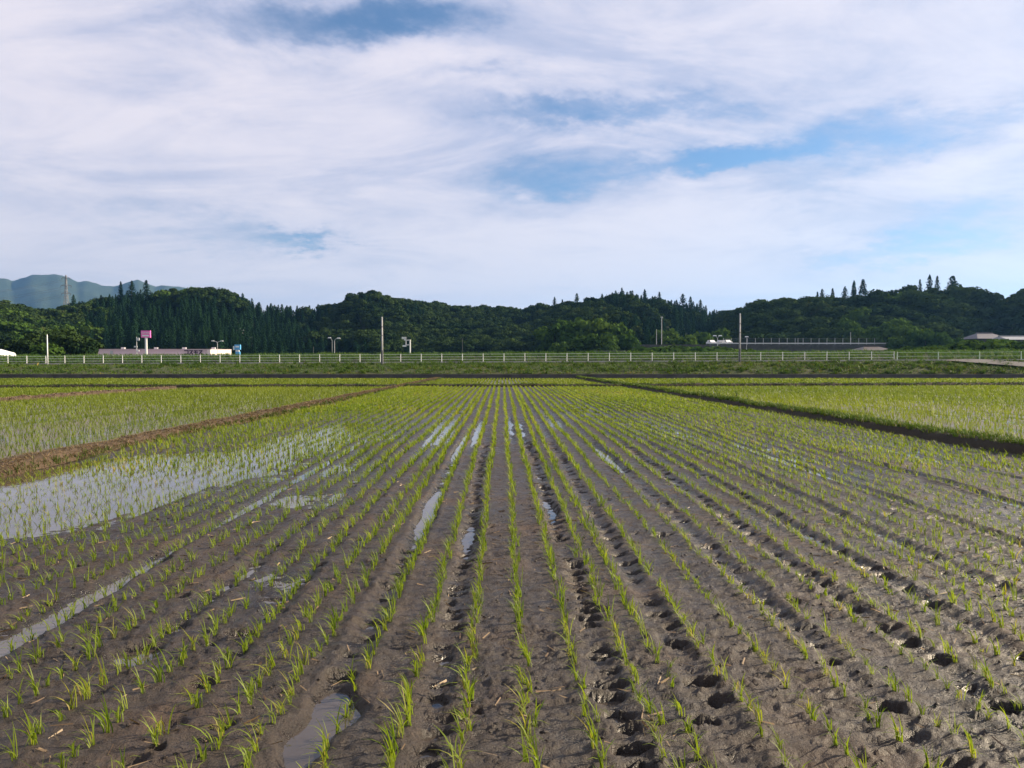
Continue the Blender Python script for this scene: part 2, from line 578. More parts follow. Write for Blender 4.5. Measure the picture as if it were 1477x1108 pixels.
# (x, y0, y1, lug spacing, lug depth, rut depth)
TRACKS = [(0.60, 2.6, 30, .185, .075, .018), (1.12, 3.0, 40, .30, .060, .022), (-0.39, 2.6, 24, .19, .070, .018), (-0.95, 4.6, 26, .30, .055, .034),
          (2.09, 3.2, 40, .31, .040, .020), (2.72, 3.4, 34, .33, .060, .022), (3.34, 4.2, 30, .36, .055, .026), (-1.75, 3.6, 30, .42, .040, .016),
          (-2.35, 4.4, 26, .36, .035, .022), (-3.34, 4.2, 22, .5, .012, .036), (4.18, 5.0, 38, .5, .030, .030), (5.4, 6, 40, .6, .02, .035),
          (6.9, 8, 45, .6, .02, .038), (8.3, 9, 45, .6, .02, .03), (-4.6, 6, 40, .6, .015, .02), (-6.2, 8, 50, .6, .015, .02)]
DENTS = []
for tx, y0, y1, sp, dd, rd in TRACKS:
    y = y0
    while y < min(y1, 18):
        if random.random() < 0.9:
            DENTS.append((tx + random.gauss(0, .03), y + random.gauss(0, .025), random.uniform(.055, .110), random.uniform(.036, .070), dd * random.uniform(.4, 1.4)))
        y += sp * random.uniform(.85, 1.15)
for _ in range(60):
    DENTS.append((random.uniform(-5, 6), random.uniform(3.2, 11), random.uniform(.04, .09), random.uniform(.04, .07), random.uniform(.02, .06)))
# (x, y, rx, ry, depth): hollows that hold water
HOLLOWS = [(-7.0, 10.4, 2.1, 2.7, .17), (-6.5, 13.6, 1.7, 2.6, .13), (-4.9, 18, .8, 4.5, .075), (-3.6, 13, 1.4, 4.0, .043), (-3.9, 22, 1.6, 6.0, .052),
           (-7.4, 30, 1.2, 9, .05), (-.97, 9.8, .10, 1.5, .055), (-.95, 17.6, .08, 2.6, .075), (-.68, 21, .13, 4.0, .085), (.22, 22.5, .10, 4.5, .07), (.50, 21.0, .09, 4.5, .055),
           (.58, 9.8, .08, .9, .045), (-.36, 8.2, .09, 1.0, .04), (2.05, 15.4, .14, 1.8, .07), (4.3, 22, 1.2, 5, .045), (5.6, 15.0, .9, 4, .035), (-.93, 4.20, .13, .27, .10), (-1.02, 3.85, .11, .2, .09),
           (-2.4, 5.0, .16, .14, .08), (-3.36, 6.0, .20, 1.6, .055), (-2.05, 6.7, .35, .9, .045), (-2.6, 10.6, .7, .7, .04),
           (1.6, 25, .2, 5, .07), (-1.6, 20, .4, 5, .06), (3.0, 30, 1.0, 7, .05), (-1.9, 28, .7, 6, .05), (8.6, 17, 1.3, 3.5, .04), (7.0, 9.5, 1.4, 2.0, .03), (-2.9, 3.9, .3, .2, .06)]


def mud_h(X, Y):
    wx = X + 0.10 * fbm(X * 1.7, Y * 1.7, 31, 4); wy = Y + 0.14 * fbm(X * 1.5 + 9, Y * 1.5, 32, 4)
    h = 0.050 + 0.022 * fbm(X * .7, Y * .7, 1, 4) + 0.024 * fbm(X * 3.2, Y * 2.4, 2, 4, .6)
    near = np.clip((13 - Y) / 7, 0, 1)
    fine = fbm(X * 11, Y * 15, 3, 4, .66)
    rg = 1 + .8 * fbm(X * .8, Y * .8, 7, 3)
    h = h + (0.008 + 0.010 * near) * fine * rg + 0.030 * near * rg * np.maximum(fbm(X * 30, Y * 34, 5, 3, .6) - 0.12, 0)
    h = h - 0.016 * near * np.maximum(fbm(X * 5, Y * 24, 9, 3, .6) - .22, 0) * 2
    for hx, hy, rx, ry, d in HOLLOWS:
        r2 = ((wx - hx) / rx) ** 2 + ((wy - hy) / ry) ** 2
        h = h - d * np.exp(-np.clip(r2 ** 2, 0, 40) * 0.9)
    for tx, y0, y1, sp, dd, rd in TRACKS:
        wob = row_wob(tx, Y)
        dx = X - tx - wob + 0.02 * fbm(X * 4, Y * 4, 40, 3)
        end = np.clip((Y - y0 + .5) / 1.0, 0, 1) * np.clip((y1 - Y) / 6, 0, 1)
        amp = 0.65 + 0.8 * fbm(Y * .5, X * 0 + tx * 7, 50, 3)
        h = h + end * (-1.35 * rd * amp * np.exp(-(dx / .095) ** 2) + rd * .45 * (np.exp(-((dx - .13) / .05) ** 2) + np.exp(-((dx + .13) / .05) ** 2)))
    return h


def add_dents(X, Y, H):
    # X, Y rows share one Y: find the rows each dent touches
    yrow = Y[:, 0]
    for dx, dy, rx, ry, d in DENTS:
        dxx = dx + float(row_wob(dx, np.array([dy]))[0])
        i0, i1 = np.searchsorted(yrow, [dy - ry * 2.4, dy + ry * 2.4])
        if i1 <= i0: continue
        xr_ = X[i0]
        j0, j1 = np.searchsorted(xr_, [dxx - rx * 3, dxx + rx * 3])
        j0 = max(j0 - 4, 0); j1 = min(j1 + 4, X.shape[1])
        xx = X[i0:i1, j0:j1]; yy = Y[i0:i1, j0:j1]
        q = np.sqrt(((xx - dxx + .045 * fbm(xx * 13, yy * 13, 61, 3)) / rx) ** 2 + ((yy - dy + .04 * fbm(xx * 13, yy * 13, 62, 3)) / ry) ** 2)
        lean_ = np.clip((xx - dxx) / rx, -1, 1)
        H[i0:i1, j0:j1] += -1.2 * d * np.clip(1.3 - q ** 2.8, 0, 1) * (1 + .25 * lean_) + d * .14 * np.exp(-((q - 1.4) / .35) ** 2)
    return H


def axis(vals):                       # spacing that grows with distance: (start, end, step0, growth)
    y, end, st, g = vals
    out = [y]
    while y < end:
        y += st; st *= g; out.append(y)
    out[-1] = end
    return np.array(out)


ys = axis((2.2, 55.2, 0.0135, 1.0056))
NC = 760
u = np.linspace(0, 1, NC)
L = np.maximum(np.array([xl(y) + .12 for y in ys]), -1.6 - 0.92 * ys)
Rr = np.minimum(np.array([xr(y) - .12 for y in ys]), 1.6 + 0.92 * ys)
MX = L[:, None] + (Rr - L)[:, None] * u[None, :]
MY = np.repeat(ys[:, None], NC, 1)
MZ = add_dents(MX, MY, mud_h(MX, MY))
sheet('paddy_mud', MX, MY, MZ, M_MUD)


def mud_at(px_, py_):
    i = np.clip(np.searchsorted(ys, py_), 0, len(ys) - 1)
    j = np.clip(((px_ - L[i]) / (Rr[i] - L[i]) * (NC - 1)).round().astype(int), 0, NC - 1)
    return MZ[i, j]


wy_ = np.array([2.2, 9.0, 55.2])
WL = np.array([max(xl(y) + .12, -1.6 - .92 * y) for y in wy_]); WR = np.array([min(xr(y) - .12, 1.6 + .92 * y) for y in wy_])
sheet('paddy_water', np.stack([WL, WR], 1), np.stack([wy_, wy_], 1), np.zeros((3, 2)), M_WATER)

# ---- the neighbouring paddies: thin muddy water under the rice


def field_sheet(name, poly, z=-0.01):
    me = np_mesh(name, np.array([(x_, y_, z) for x_, y_ in poly]), np.array([[0, 1, 2, 3]]), M_WETF)
    return tag(link(name, me), kind='structure')


def wetfield_mat():
    m, t, b = new_mat('flooded_paddy')
    g = t.node('ShaderNodeNewGeometry')
    mp = t.node('ShaderNodeMapping'); mp.inputs['Scale'].default_value = (1.0, 0.18, 1.0)
    t.l.new(g.outputs['Position'], mp.inputs[0])
    n = t.noise(mp.outputs[0], 0.8, 6, 0.6)
    f = n.outputs['Fac']
    t.l.new(t.ramp(f, [(0.35, (0.075, 0.062, 0.045)), (0.65, (0.12, 0.10, 0.07))]), b.inputs['Base Color'])
    t.l.new(t.ramp(f, [(0.40, (0.06,) * 3), (0.55, (0.5,) * 3)]), b.inputs['Roughness'])
    b.inputs['IOR'].default_value = 1.4
    bp = t.node('ShaderNodeBump'); bp.inputs['Distance'].default_value = 0.01; bp.inputs['Strength'].default_value = 0.4
    t.l.new(t.noise(g.outputs['Position'], 5, 6).outputs['Fac'], bp.inputs['Height'])
    t.l.new(bp.outputs[0], b.inputs['Normal'])
    return m


M_WETF = wetfield_mat()


def yc_left(X): return 55.5 + (X + 7) * 0.075       # cross banks
def yc_right(X): return 55.6 + (X - 9) * 0.085
def toe(X): return 80.3 - 0.012 * X


def lb2(Y): return -26.5 + 0.085 * Y               # straw-covered bank inside the left paddies


FIELD_X = 82.0
field_sheet('left_paddy', [(lb2(3), 3), (xl(3) - .4, 3), (xl(55) - .4, 55.2), (lb2(54), yc_left(-22) - .2)])
field_sheet('outer_left_paddy', [(-80, 3), (lb2(3) - .5, 3), (lb2(54) - .5, yc_left(-22) - .2), (-80, yc_left(-80) - .2)])
field_sheet('far_left_paddy', [(-FIELD_X, yc_left(-FIELD_X) + .3), (xl(56) - .4, 55.9), (xl(80) - .4, 80), (-FIELD_X, toe(-FIELD_X))])
field_sheet('far_middle_paddy', [(xl(56) + .3, 55.9), (xr(56) - .3, 55.9), (xr(80) - .3, 80), (xl(80) + .3, 80)])
field_sheet('far_right_paddy', [(xr(56) + .4, 55.9), (FIELD_X, yc_right(FIELD_X) + .3), (FIELD_X, toe(FIELD_X)), (xr(80) + .4, 80)])
field_sheet('right_paddy', [(xr(3) + .4, 3), (60, 3), (60, yc_right(60) - .2), (xr(55) + .4, 55.4)])


# ---- earth banks between the paddies
def bank(name, path, w, h, mat, label, seed, n=260, rough=.05):
    """path: list of (x, y)"""
    P = np.array(path, float)
    seg = np.r_[0, np.cumsum(np.hypot(*np.diff(P, axis=0).T))]
    near = np.hypot(P[0, 0], P[0, 1]) < 30
    s = np.linspace(0, 1, n) ** (1.6 if near else 1.0) * seg[-1]
    cx = np.interp(s, seg, P[:, 0]); cy = np.interp(s, seg, P[:, 1])
    d = np.gradient(np.stack([cx, cy], -1), axis=0); d /= np.linalg.norm(d, axis=1)[:, None]
    prof = np.array([(-1.0, -.35), (-.9, -.05), (-.72, .45), (-.55, .85), (-.3, 1.0), (0, 1.04), (.3, 1.0), (.55, .85), (.72, .45), (.9, -.05), (1.0, -.35)])
    X = np.empty((n, len(prof))); Y = X.copy(); Z = X.copy()
    wn = 1 + .25 * fbm(s * .6, s * 0, seed, 3)
    hn = 1 + .25 * fbm(s * .8, s * 0 + 5, seed + 1, 3)
    for k, (o, z) in enumerate(prof):
        X[:, k] = cx + d[:, 1] * o * w * wn
        Y[:, k] = cy - d[:, 0] * o * w * wn
        Z[:, k] = z * h * hn + (rough * fbm(s * 3 + k * 7.3, s * 0 + k * 2.1, seed + 2, 3) if -0.1 < z else 0)
    ob = sheet(name, X, Y, Z, mat)
    return X, Y, Z


def on_bank(G, n, r, lo=1, hi=10, bias=1.0):
    X, Y, Z = G
    i = (r.uniform(0, 1, n) ** bias * (X.shape[0] - 1.01)); k = r.uniform(lo, hi - 1, n)
    i0 = i.astype(int); k0 = k.astype(int); fi = i - i0; fk = k - k0
    def S(A): return (A[i0, k0] * (1 - fk) + A[i0, k0 + 1] * fk) * (1 - fi) + (A[i0 + 1, k0] * (1 - fk) + A[i0 + 1, k0 + 1] * fk) * fi
    return np.stack([S(X), S(Y), S(Z) - .01], -1)


G_left = bank('left_bank', [(xl(y), y) for y in (3, 20, 40, 60, 80)], .36, .19, M_SOIL, 'brown', 100, 500)
G_right = bank('right_bank', [(xr(y), y) for y in (3, 20, 40, 60, 80)], .46, .24, M_SOILD, 'dark', 110, 500)
G_cl = bank('left_cross_bank', [(-80, yc_left(-80)), (xl(56) - .3, 55.6)], .45, .24, M_SOILD, '', 120, 300)
G_cm = bank('middle_cross_bank', [(xl(56) + .3, 55.6), (xr(56) - .3, 55.6)], .40, .22, M_SOILD, '', 130, 120)
G_cr = bank('right_cross_bank', [(xr(56) + .3, 55.6), (80, yc_right(80))], .45, .26, M_SOILD, '', 140, 300)
G_l2 = bank('straw_bank', [(lb2(y), y) for y in (3, 20, 35, 52)], .40, .20, M_SOIL, '', 150, 200)

# ================================================================== RICE


def hidden_by_water(*a): return False


def rice_points(rows, y0f, y1f, step, r, wob=True, jx=.012, miss=.03):
    out = []
    for x0 in rows:
        y0, y1 = y0f(x0), y1f(x0)
        if y1 <= y0: continue
        Y = np.arange(y0 + r.uniform(0, step), y1, step)
        Y = Y + r.normal(0, step * .13, len(Y))
        X = x0 + (row_wob(x0, Y) if wob else 0) + r.normal(0, jx, len(Y))
        k = r.uniform(0, 1, len(Y)) > miss
        out.append(np.stack([X[k], Y[k]], -1))
    return np.concatenate(out)


pts = rice_points(ROWS, lambda x0: max(2.5, (abs(x0) - 2.0) / .92), lambda x0: 54.9, .128, rng, jx=.018, miss=.05)
keep = (pts[:, 0] > xl(pts[:, 1]) + .5) & (pts[:, 0] < xr(pts[:, 1]) - .5) & (np.abs(pts[:, 0]) < 1.2 + .9 * pts[:, 1])
pts = pts[keep]
z = np.maximum(mud_at(pts[:, 0], pts[:, 1]), -.03) - .012
base = np.column_stack([pts, z])
# vigour: patches of stronger and weaker seedlings
vig = 0.90 + 0.22 * fbm(pts[:, 0] * .5, pts[:, 1] * .25, 71, 3) + .10 * rng.normal(0, 1, len(pts))
vig = np.where((pts[:, 0] > 1.5) & (pts[:, 1] > 6), vig * .82, vig)
tnt = 0.5 + 0.35 * fbm(pts[:, 0] * .35, pts[:, 1] * .15, 72, 3) + rng.normal(0, .14, len(pts))
# in the picture?  nearest 300 become things of their own
fx = pts[:, 0] / pts[:, 1] * FPX + VX
fy = VY + (EYE - z) / pts[:, 1] * FPX
inview = (fx > -10) & (fx < 1487) & (fy < 1135)
order = np.argsort(np.where(inview, pts[:, 1], 1e9))
single = order[:300]
rest = np.ones(len(pts), bool); rest[single] = False
variants = []
for k in range(20):
    r = np.random.default_rng(400 + k)
    nb = int(r.integers(7, 13))
    V, F, T = ribbons(np.zeros((1, 3)), nb, .178, .070, .0078, 5, r, lean=(-.20, -.05), droop=.75, rad=.010, tintv=[r.uniform(.3, .8)])
    variants.append(np_mesh('rice_seedling', V, F, M_RICE, T))
for q, i in enumerate(single):
    o = link('rice_seedling', variants[int(rng.integers(0, 20))])
    o.location = base[i]
    o.rotation_euler = (0, 0, rng.normal(0, .5))
    s_ = float(np.clip(vig[i], .6, 1.25))
    o.scale = (s_, s_, s_ * float(rng.uniform(.9, 1.1)))
    X_ = base[i][0]
    inpud = z[i] < -.005
    near_rut = min(abs(X_ - t_[0]) for t_ in TRACKS[:4]) < .16
    if inpud: lab = 'young rice seedling standing in a small puddle among the mud rows'
    elif near_rut: lab = 'young rice seedling at the edge of a rut of wheel lug holes'
    elif base[i][0] < -.7: lab = 'young rice seedling in mud on the flooded, brown-bank side of the paddy'
    elif base[i][0] > 1.8: lab = 'young rice seedling in mud on the dark-bank side of the paddy'
    else: lab = 'young rice seedling in one of the straight rows between the wheel ruts'
    tag(o, lab, 'rice seedling', 'rice seedlings nearest in the muddy paddy')

nearm = rest & (pts[:, 1] < 13)
midm = rest & (pts[:, 1] >= 13) & (pts[:, 1] < 28)
farm = rest & (pts[:, 1] >= 28)
parts_ = [ribbons(base[nearm], 9, .175 * vig[nearm], .068, .0080, 3, rng, (-.14, -.04), .5, .010, tnt[nearm]),
          ribbons(base[midm], 7, .185 * vig[midm], .075, .016, 2, rng, (-.12, 0), .4, .012, tnt[midm]),
          ribbons(base[farm], 7, .19 * vig[farm], .08, .028, 2, rng, (-.1, 0), .4, .014, tnt[farm])]
Vs, Fs, Ts, off = [], [], [], 0
for V, F, T in parts_:
    Vs.append(V); Fs.append(F + off); Ts.append(T); off += len(V)
stuff('rice_rows', np.concatenate(Vs), np.concatenate(Fs), np.concatenate(Ts), M_RICE, 'long straight rows of young rice running across the muddy paddy', 'rice')


def far_rice(name, polyfun, xa, xb, ya, yb, step_x, step_y, hh, w, label, seed, nb=4):
    r = np.random.default_rng(seed)
    rows = np.arange(xa, xb, step_x)
    p = rice_points(rows, lambda x0: ya(x0), lambda x0: yb(x0), step_y, r, jx=.02, miss=.06)
    k = np.abs(p[:, 0]) < 1.5 + .86 * p[:, 1]
    k &= polyfun(p[:, 0], p[:, 1])
    p = p[k]
    hv = hh * (1 + .22 * fbm(p[:, 0] * .3, p[:, 1] * .2, seed, 3))
    t = .5 + .4 * fbm(p[:, 0] * .12, p[:, 1] * .06, seed + 1, 3)
    b = np.column_stack([p, np.full(len(p), -.02)])
    wv = w * np.clip(p[:, 1] / 60, .35, 1.3)
    V, F, T = ribbons(b, nb, hv * 1.12, .085, wv * 1.25, 2, r, (-.1, 0), .4, .02, t)
    stuff(name, V, F, T, M_RICE_FAR, label, 'rice')
    return len(p)


far_rice('left_paddy_rice', lambda X, Y: (X > lb2(Y) + .5) & (X < xl(Y) - .55), -26, -7.5, lambda x0: max(5, (-x0 - 1.5) / .86), lambda x0: yc_left(x0) - .5, .30, .165, .20, .036, 'dense young rice in the flooded paddy beyond the brown bank', 501)
far_rice('outer_left_paddy_rice', lambda X, Y: X < lb2(Y) - .6, -56, -22, lambda x0: max(20, (-x0 - 1.5) / .86), lambda x0: yc_left(x0) - .5, .31, .18, .20, .05, 'young rice in the paddy beyond the pale straw bank', 502)
far_rice('right_paddy_rice', lambda X, Y: X > xr(Y) + .55, 9, 56, lambda x0: max(5, (x0 - 1.5) / .86), lambda x0: yc_right(x0) - .5, .30, .175, .19, .036, 'yellow-green young rice in the paddy beyond the dark weedy bank', 503)
far_rice('far_left_paddy_rice', lambda X, Y: (X < xl(Y) - .5) & (Y > yc_left(X) + .5), -76, -6, lambda x0: 50, lambda x0: toe(x0) - 1.0, .31, .27, .21, .07, 'bright rice strip between the cross bank and the embankment, on the store side', 504)
far_rice('far_middle_paddy_rice', lambda X, Y: (X > xl(Y) + .5) & (X < xr(Y) - .5), -7, 9, lambda x0: 56.1, lambda x0: toe(x0) - 1.0, .31, .22, .20, .05, 'rice rows of the small paddy between two converging banks', 505)
far_rice('far_right_paddy_rice', lambda X, Y: (X > xr(Y) + .5) & (Y > yc_right(X) + .5), 8, 76, lambda x0: 56, lambda x0: toe(x0) - 1.0, .31, .25, .21, .07, 'bright yellow-green rice strip between the cross bank and the embankment, on the viaduct side', 506)

# ---- grass, straw and weeds on the banks
r = np.random.default_rng(77)
b = on_bank(G_left, 15000, r, 1, 10, .9)
V, F, T = ribbons(b, 3, .075, .13, np.clip(b[:, 1] / 60, .2, .9) * .06, 2, r, (0, 0), .9, .02)
stuff('left_bank_straw', V, F, T, M_DRY, 'dry brown straw and stubble on the earth bank beside the flooded pool', 'straw')
b = on_bank(G_left, 2600, r, 0, 3, .9)
b2 = on_bank(G_left, 1500, r, 8, 10, .9)
b = np.concatenate([b, b2])
V, F, T = ribbons(b, 4, .16, .08, np.clip(b[:, 1] / 60, .12, .9) * .05, 2, r, (-.1, 0), .5, .02)
stuff('left_bank_grass', V, F, T, M_GRASS, 'green grass tufts along the edges of the brown bank', 'grass')
b = on_bank(G_right, 11000, r, 3, 10, .9)
V, F, T = ribbons(b, 4, .17, .10, np.clip(b[:, 1] / 60, .12, .9) * .05, 2, r, (-.1, 0), .5, .02)
stuff('right_bank_grass', V, F, T, M_GRASS, 'rough green grass along the top of the dark bank', 'grass')
gb = [on_bank(G_cl, 2500, r, 2, 9), on_bank(G_cm, 500, r, 2, 9), on_bank(G_cr, 2500, r, 3, 9)]
V, F, T = ribbons(np.concatenate(gb), 3, .12, .10, .05, 2, r, (0, 0), .5, .03)
stuff('cross_bank_grass', V, F, T, M_GRASS, 'low grass on the banks crossing behind the near paddies', 'grass')
b = on_bank(G_l2, 4000, r, 1, 10)
V, F, T = ribbons(b, 3, .08, .14, .045, 2, r, (0, 0), .9, .03)
stuff('straw_bank_litter', V, F, T, M_STRAW, 'pale straw lying on the narrow bank inside the paddies before the store', 'straw')


def weed(px, py, Y, h, label):
    p = at(px, py, Y); p.z = .22
    e = empty('leafy_weed', p)
    tag(e, label, 'weed')
    rr = np.random.default_rng(int(px))
    n = 26
    an = rr.uniform(0, 6.28, n); zz = rr.uniform(.1, 1, n) * h; rad = rr.uniform(.1, .5, n) * h
    V = []; F = []; T = []
    for a, q, d in zip(an, zz, rad):
        c = np.array([math.cos(a) * d, math.sin(a) * d, q]); t = np.array([math.cos(a), math.sin(a), -.2]) * .10; s_ = np.array([-math.sin(a), math.cos(a), 0]) * .05
        k = len(V)
        V += [c - t, c + s_, c + t, c - s_]; F.append((k, k + 1, k + 2, k + 3)); T += [rr.uniform()] * 4
    link('leaves', np_mesh('leaves', np.array(V), np.array(F), M_GRASS, np.array(T)), e)
    st = MB()
    for i in range(6): st.tube([(0, 0, -.05), (math.cos(an[i]) * rad[i] * .6, math.sin(an[i]) * rad[i] * .6, zz[i] * .7), (math.cos(an[i]) * rad[i], math.sin(an[i]) * rad[i], zz[i])], .008, 5)
    st.build('stem', M_GRASS, e)


weed(1036, 578, 36.6, .55, 'leafy green weed clump growing highest on the dark weedy bank')
weed(1062, 583, 33.6, .38, 'smaller leafy weed clump on the dark bank beside the tallest weed')

# ---- straw scraps and mud clods on the near mud
n = 2600
sx = rng.uniform(-6, 6, n); sy = 2.8 + 10 * rng.uniform(0, 1, n) ** 1.4
dens = fbm(sx * .9, sy * .9, 88, 3)
k = (np.abs(sx) < 1 + .8 * sy) & (dens + rng.uniform(-.5, .5, n) > -.05)
sx, sy = sx[k], sy[k]; n = len(sx)
sz = mud_at(sx, sy)
k = sz > 0.0; sx, sy, sz = sx[k], sy[k], sz[k]; n = len(sx)
an = rng.uniform(0, 3.14, n); ln = rng.uniform(.015, .06, n); wd = rng.uniform(.0015, .004, n)
V = np.empty((n, 4, 3))
for q, (i, j) in enumerate(((-1, -1), (1, -1), (1, 1), (-1, 1))):
    V[:, q, 0] = sx + np.cos(an) * ln * i - np.sin(an) * wd * j
    V[:, q, 1] = sy + np.sin(an) * ln * i + np.cos(an) * wd * j
    V[:, q, 2] = sz + .006 + rng.uniform(-.004, .012, n) * i
stuff('straw_scraps', V, np.arange(n * 4).reshape(-1, 4), np.repeat(rng.uniform(0, 1, n), 4), M_STRAW, 'scraps of old straw strewn over the wet mud', 'straw')
n = 9000
sx = rng.uniform(-7, 7, n); sy = 2.8 + 11 * rng.uniform(0, 1, n) ** 1.5
k = (np.abs(sx) < 1 + .8 * sy) & (fbm(sx * 1.1, sy * 1.1, 91, 3) + rng.uniform(-.4, .4, n) > 0)
sx, sy = sx[k], sy[k]; sz = mud_at(sx, sy); k = sz > .01; sx, sy, sz = sx[k], sy[k], sz[k]; n = len(sx)
octv = np.array([(1, 0, 0), (0, 1, 0), (-1, 0, 0), (0, -1, 0), (0, 0, 1), (0, 0, -.6)])
octf = np.array([(0, 1, 4), (1, 2, 4), (2, 3, 4), (3, 0, 4), (1, 0, 5), (2, 1, 5), (3, 2, 5), (0, 3, 5)])
rs = .0045 + .011 * rng.uniform(0, 1, n) ** 3
V = octv[None] * rs[:, None, None] * rng.uniform(.6, 1.4, (n, 6, 3)) * np.array([1.2, 1.2, .75]) + np.stack([sx, sy, sz + rs * .2], -1)[:, None, :]
F = (octf[None] + (np.arange(n) * 6)[:, None, None]).reshape(-1, 3)
o = link('mud_clods', np_mesh('mud_clods', V, F, M_MUD, smooth=True)); tag(o, 'small clods of mud lying between the rice rows', 'mud', kind='stuff')

# ================================================================== ROAD EMBANKMENT
def yf(X): return 89.0 - 0.0885 * X                 # fence line
def zr(X): return 1.70 + 0.0044 * (X + 0)           # road height


XB = np.linspace(-95, 95, 381)
prof = [(0, 0, .0), (.0, 0, .0)]


def bank_pt(X, t):
    """t 0..1 up the slope, from the wall top to the verge"""
    y0 = toe(X) + .85; y1 = yf(X) - .5
    z0 = .50; z1 = zr(X) - .02
    s = t ** .8
    return y0 + (y1 - y0) * t, z0 + (z1 - z0) * s


tt = np.linspace(0, 1, 22)
BX = np.repeat(XB[:, None], 22, 1)
BY, BZ = bank_pt(BX, tt[None, :])
BZ = BZ + (.14 * fbm(BX * .5, BY * .6, 201, 4) + .05 * fbm(BX * 2, BY * 2, 203, 2)) * np.clip(np.minimum(tt, 1 - tt) * 6, 0, 1)[None, :]
sheet('embankment_slope', BX, BY, BZ, M_SLOPE)
# road, kerb, levee beyond
X2 = np.repeat(XB[::6][:, None], 2, 1)
sheet('road', X2, yf(X2) + np.array([[-.52, 6.0]]), zr(X2) + np.array([[0, .0]]), M_ASPH)
mb = MB()
for a, b_ in zip(XB[:-6:6], XB[6::6]):
    n0 = len(mb.v)
    for X_ in (a, b_):
        for dy, dz in ((-.32, -.02), (-.32, .14), (-.14, .14), (-.14, -.02)):
            mb.v.append((X_, yf(X_) + dy, zr(X_) + dz))
    for q in ((0, 4, 5, 1), (1, 5, 6, 2), (2, 6, 7, 3)): mb.f.append(tuple(n0 + i for i in q))
o = mb.build('road_kerb', M_CONC); tag(o, kind='structure')
lv = np.array([(6.0, 0.0), (6.6, .05), (8.0, .42), (9.5, .75), (11, .92), (13, .96), (16, .5), (22, -.8), (30, -2.2)])
LX = np.repeat(XB[:, None], len(lv), 1)
LY = yf(LX) + lv[None, :, 0]
LZ = zr(LX) + lv[None, :, 1] + np.where(lv[:, 0] > 6.3, .12, 0)[None, :] * fbm(LX * .25, LY * .3, 210, 3)
LZ = np.maximum(LZ, -.42)
sheet('levee', LX, LY, LZ, M_SLOPE)
# ditch wall at the toe, its shadowed face coloured dark
mb = MB()
for a, b_ in zip(XB[:-4:4], XB[4::4]):
    n0 = len(mb.v)
    for X_ in (a, b_):
        for dy, z_ in ((0, -.4), (0, .50), (.25, .50), (.25, .42), (1.1, .50)):
            mb.v.append((X_, toe(X_) + dy, z_))
    for q in range(4): mb.f.append((n0 + q, n0 + 5 + q, n0 + 6 + q, n0 + 1 + q))
o = mb.build('ditch_wall', M_CONCD); tag(o, 'low concrete wall of the ditch at the foot of the embankment, damp and shade-darkened', 'wall')
# grass on slope and levee
r = np.random.default_rng(99)
n = 15000
gx = r.uniform(-72, 72, n); gt = r.uniform(0.0, 1, n)
gy, gz = bank_pt(gx, gt)
dry = fbm(gx * .12, gt * 3, 220, 3)
tv = np.clip(.45 + .55 * dry + .2 * r.normal(0, 1, n), 0, 1)
bare = fbm(gx * .2, gt * 2, 222, 3)
k = bare > -.55
bb = np.column_stack([gx, gy, gz - .03])[k]
V, F, T = ribbons(bb, 4, .26 * (1 + .5 * fbm(gx * .4, gt * 4, 223, 3))[k], .15, .055, 2, r, (-.1, 0), .5, .10, tv[k])
stuff('embankment_grass', V, F, T, M_GRASS, 'rough green and brown grass covering the road embankment', 'grass')
n = 1500
gx = r.uniform(-72, 72, n); gt = r.uniform(.02, .95, n); gy, gz = bank_pt(gx, gt)
k = fbm(gx * .25, gt * 3, 225, 3) > -.1
tv = np.clip(.3 + .5 * fbm(gx * .3, gt * 3, 226, 3), 0, .8)
V, F, T = ribbons(np.column_stack([gx, gy, gz - .04])[k], 14, (.50 * (1 + .5 * fbm(gx, gt * 9, 227, 2)))[k], .36, .08, 2, r, (-.1, 0), .5, .10, tv[k])
stuff('embankment_weeds', V, F, T, M_GRASS, 'taller leafy weed clumps dotted over the road embankment', 'weeds')
n = 9000
gx = r.uniform(-78, 78, n); d_ = r.uniform(6.4, 14, n)
gy = yf(gx) + d_
gz = zr(gx) + np.interp(d_, lv[:, 0], lv[:, 1])
tv = np.clip(.45 + .35 * fbm(gx * .1, d_ * .3, 230, 3) + .15 * r.normal(0, 1, n), 0, 1)
V, F, T = ribbons(np.column_stack([gx, gy, gz - .05]), 5, .62 * (1 + .45 * fbm(gx * .35, d_ * .5, 231, 3)), .3, .075, 2, r, (-.15, 0), .6, .2, tv)
stuff('levee_reeds', V, F, T, M_REED, 'tall green reeds and grass on the levee behind the white fence', 'grass')
# ramp at the right
mb = MB()
RA = [(49.3, .99), (51.0, .86), (53.0, .70), (55.2, .54), (58, .36), (62, .16)]
for X_, t_ in RA:
    for dt in (-.10, .10):
        yy, z_ = bank_pt(np.array(X_ + dt * 14), np.array(min(max(t_ + dt, 0), 1)))
        mb.v.append((X_ + dt * 14, float(yy), float(z_) + .22))
for i in range(len(RA) - 1):
    mb.f.append((2 * i, 2 * i + 2, 2 * i + 3, 2 * i + 1))
o = mb.build('ramp_road', M_RAMP); tag(o, kind='structure')


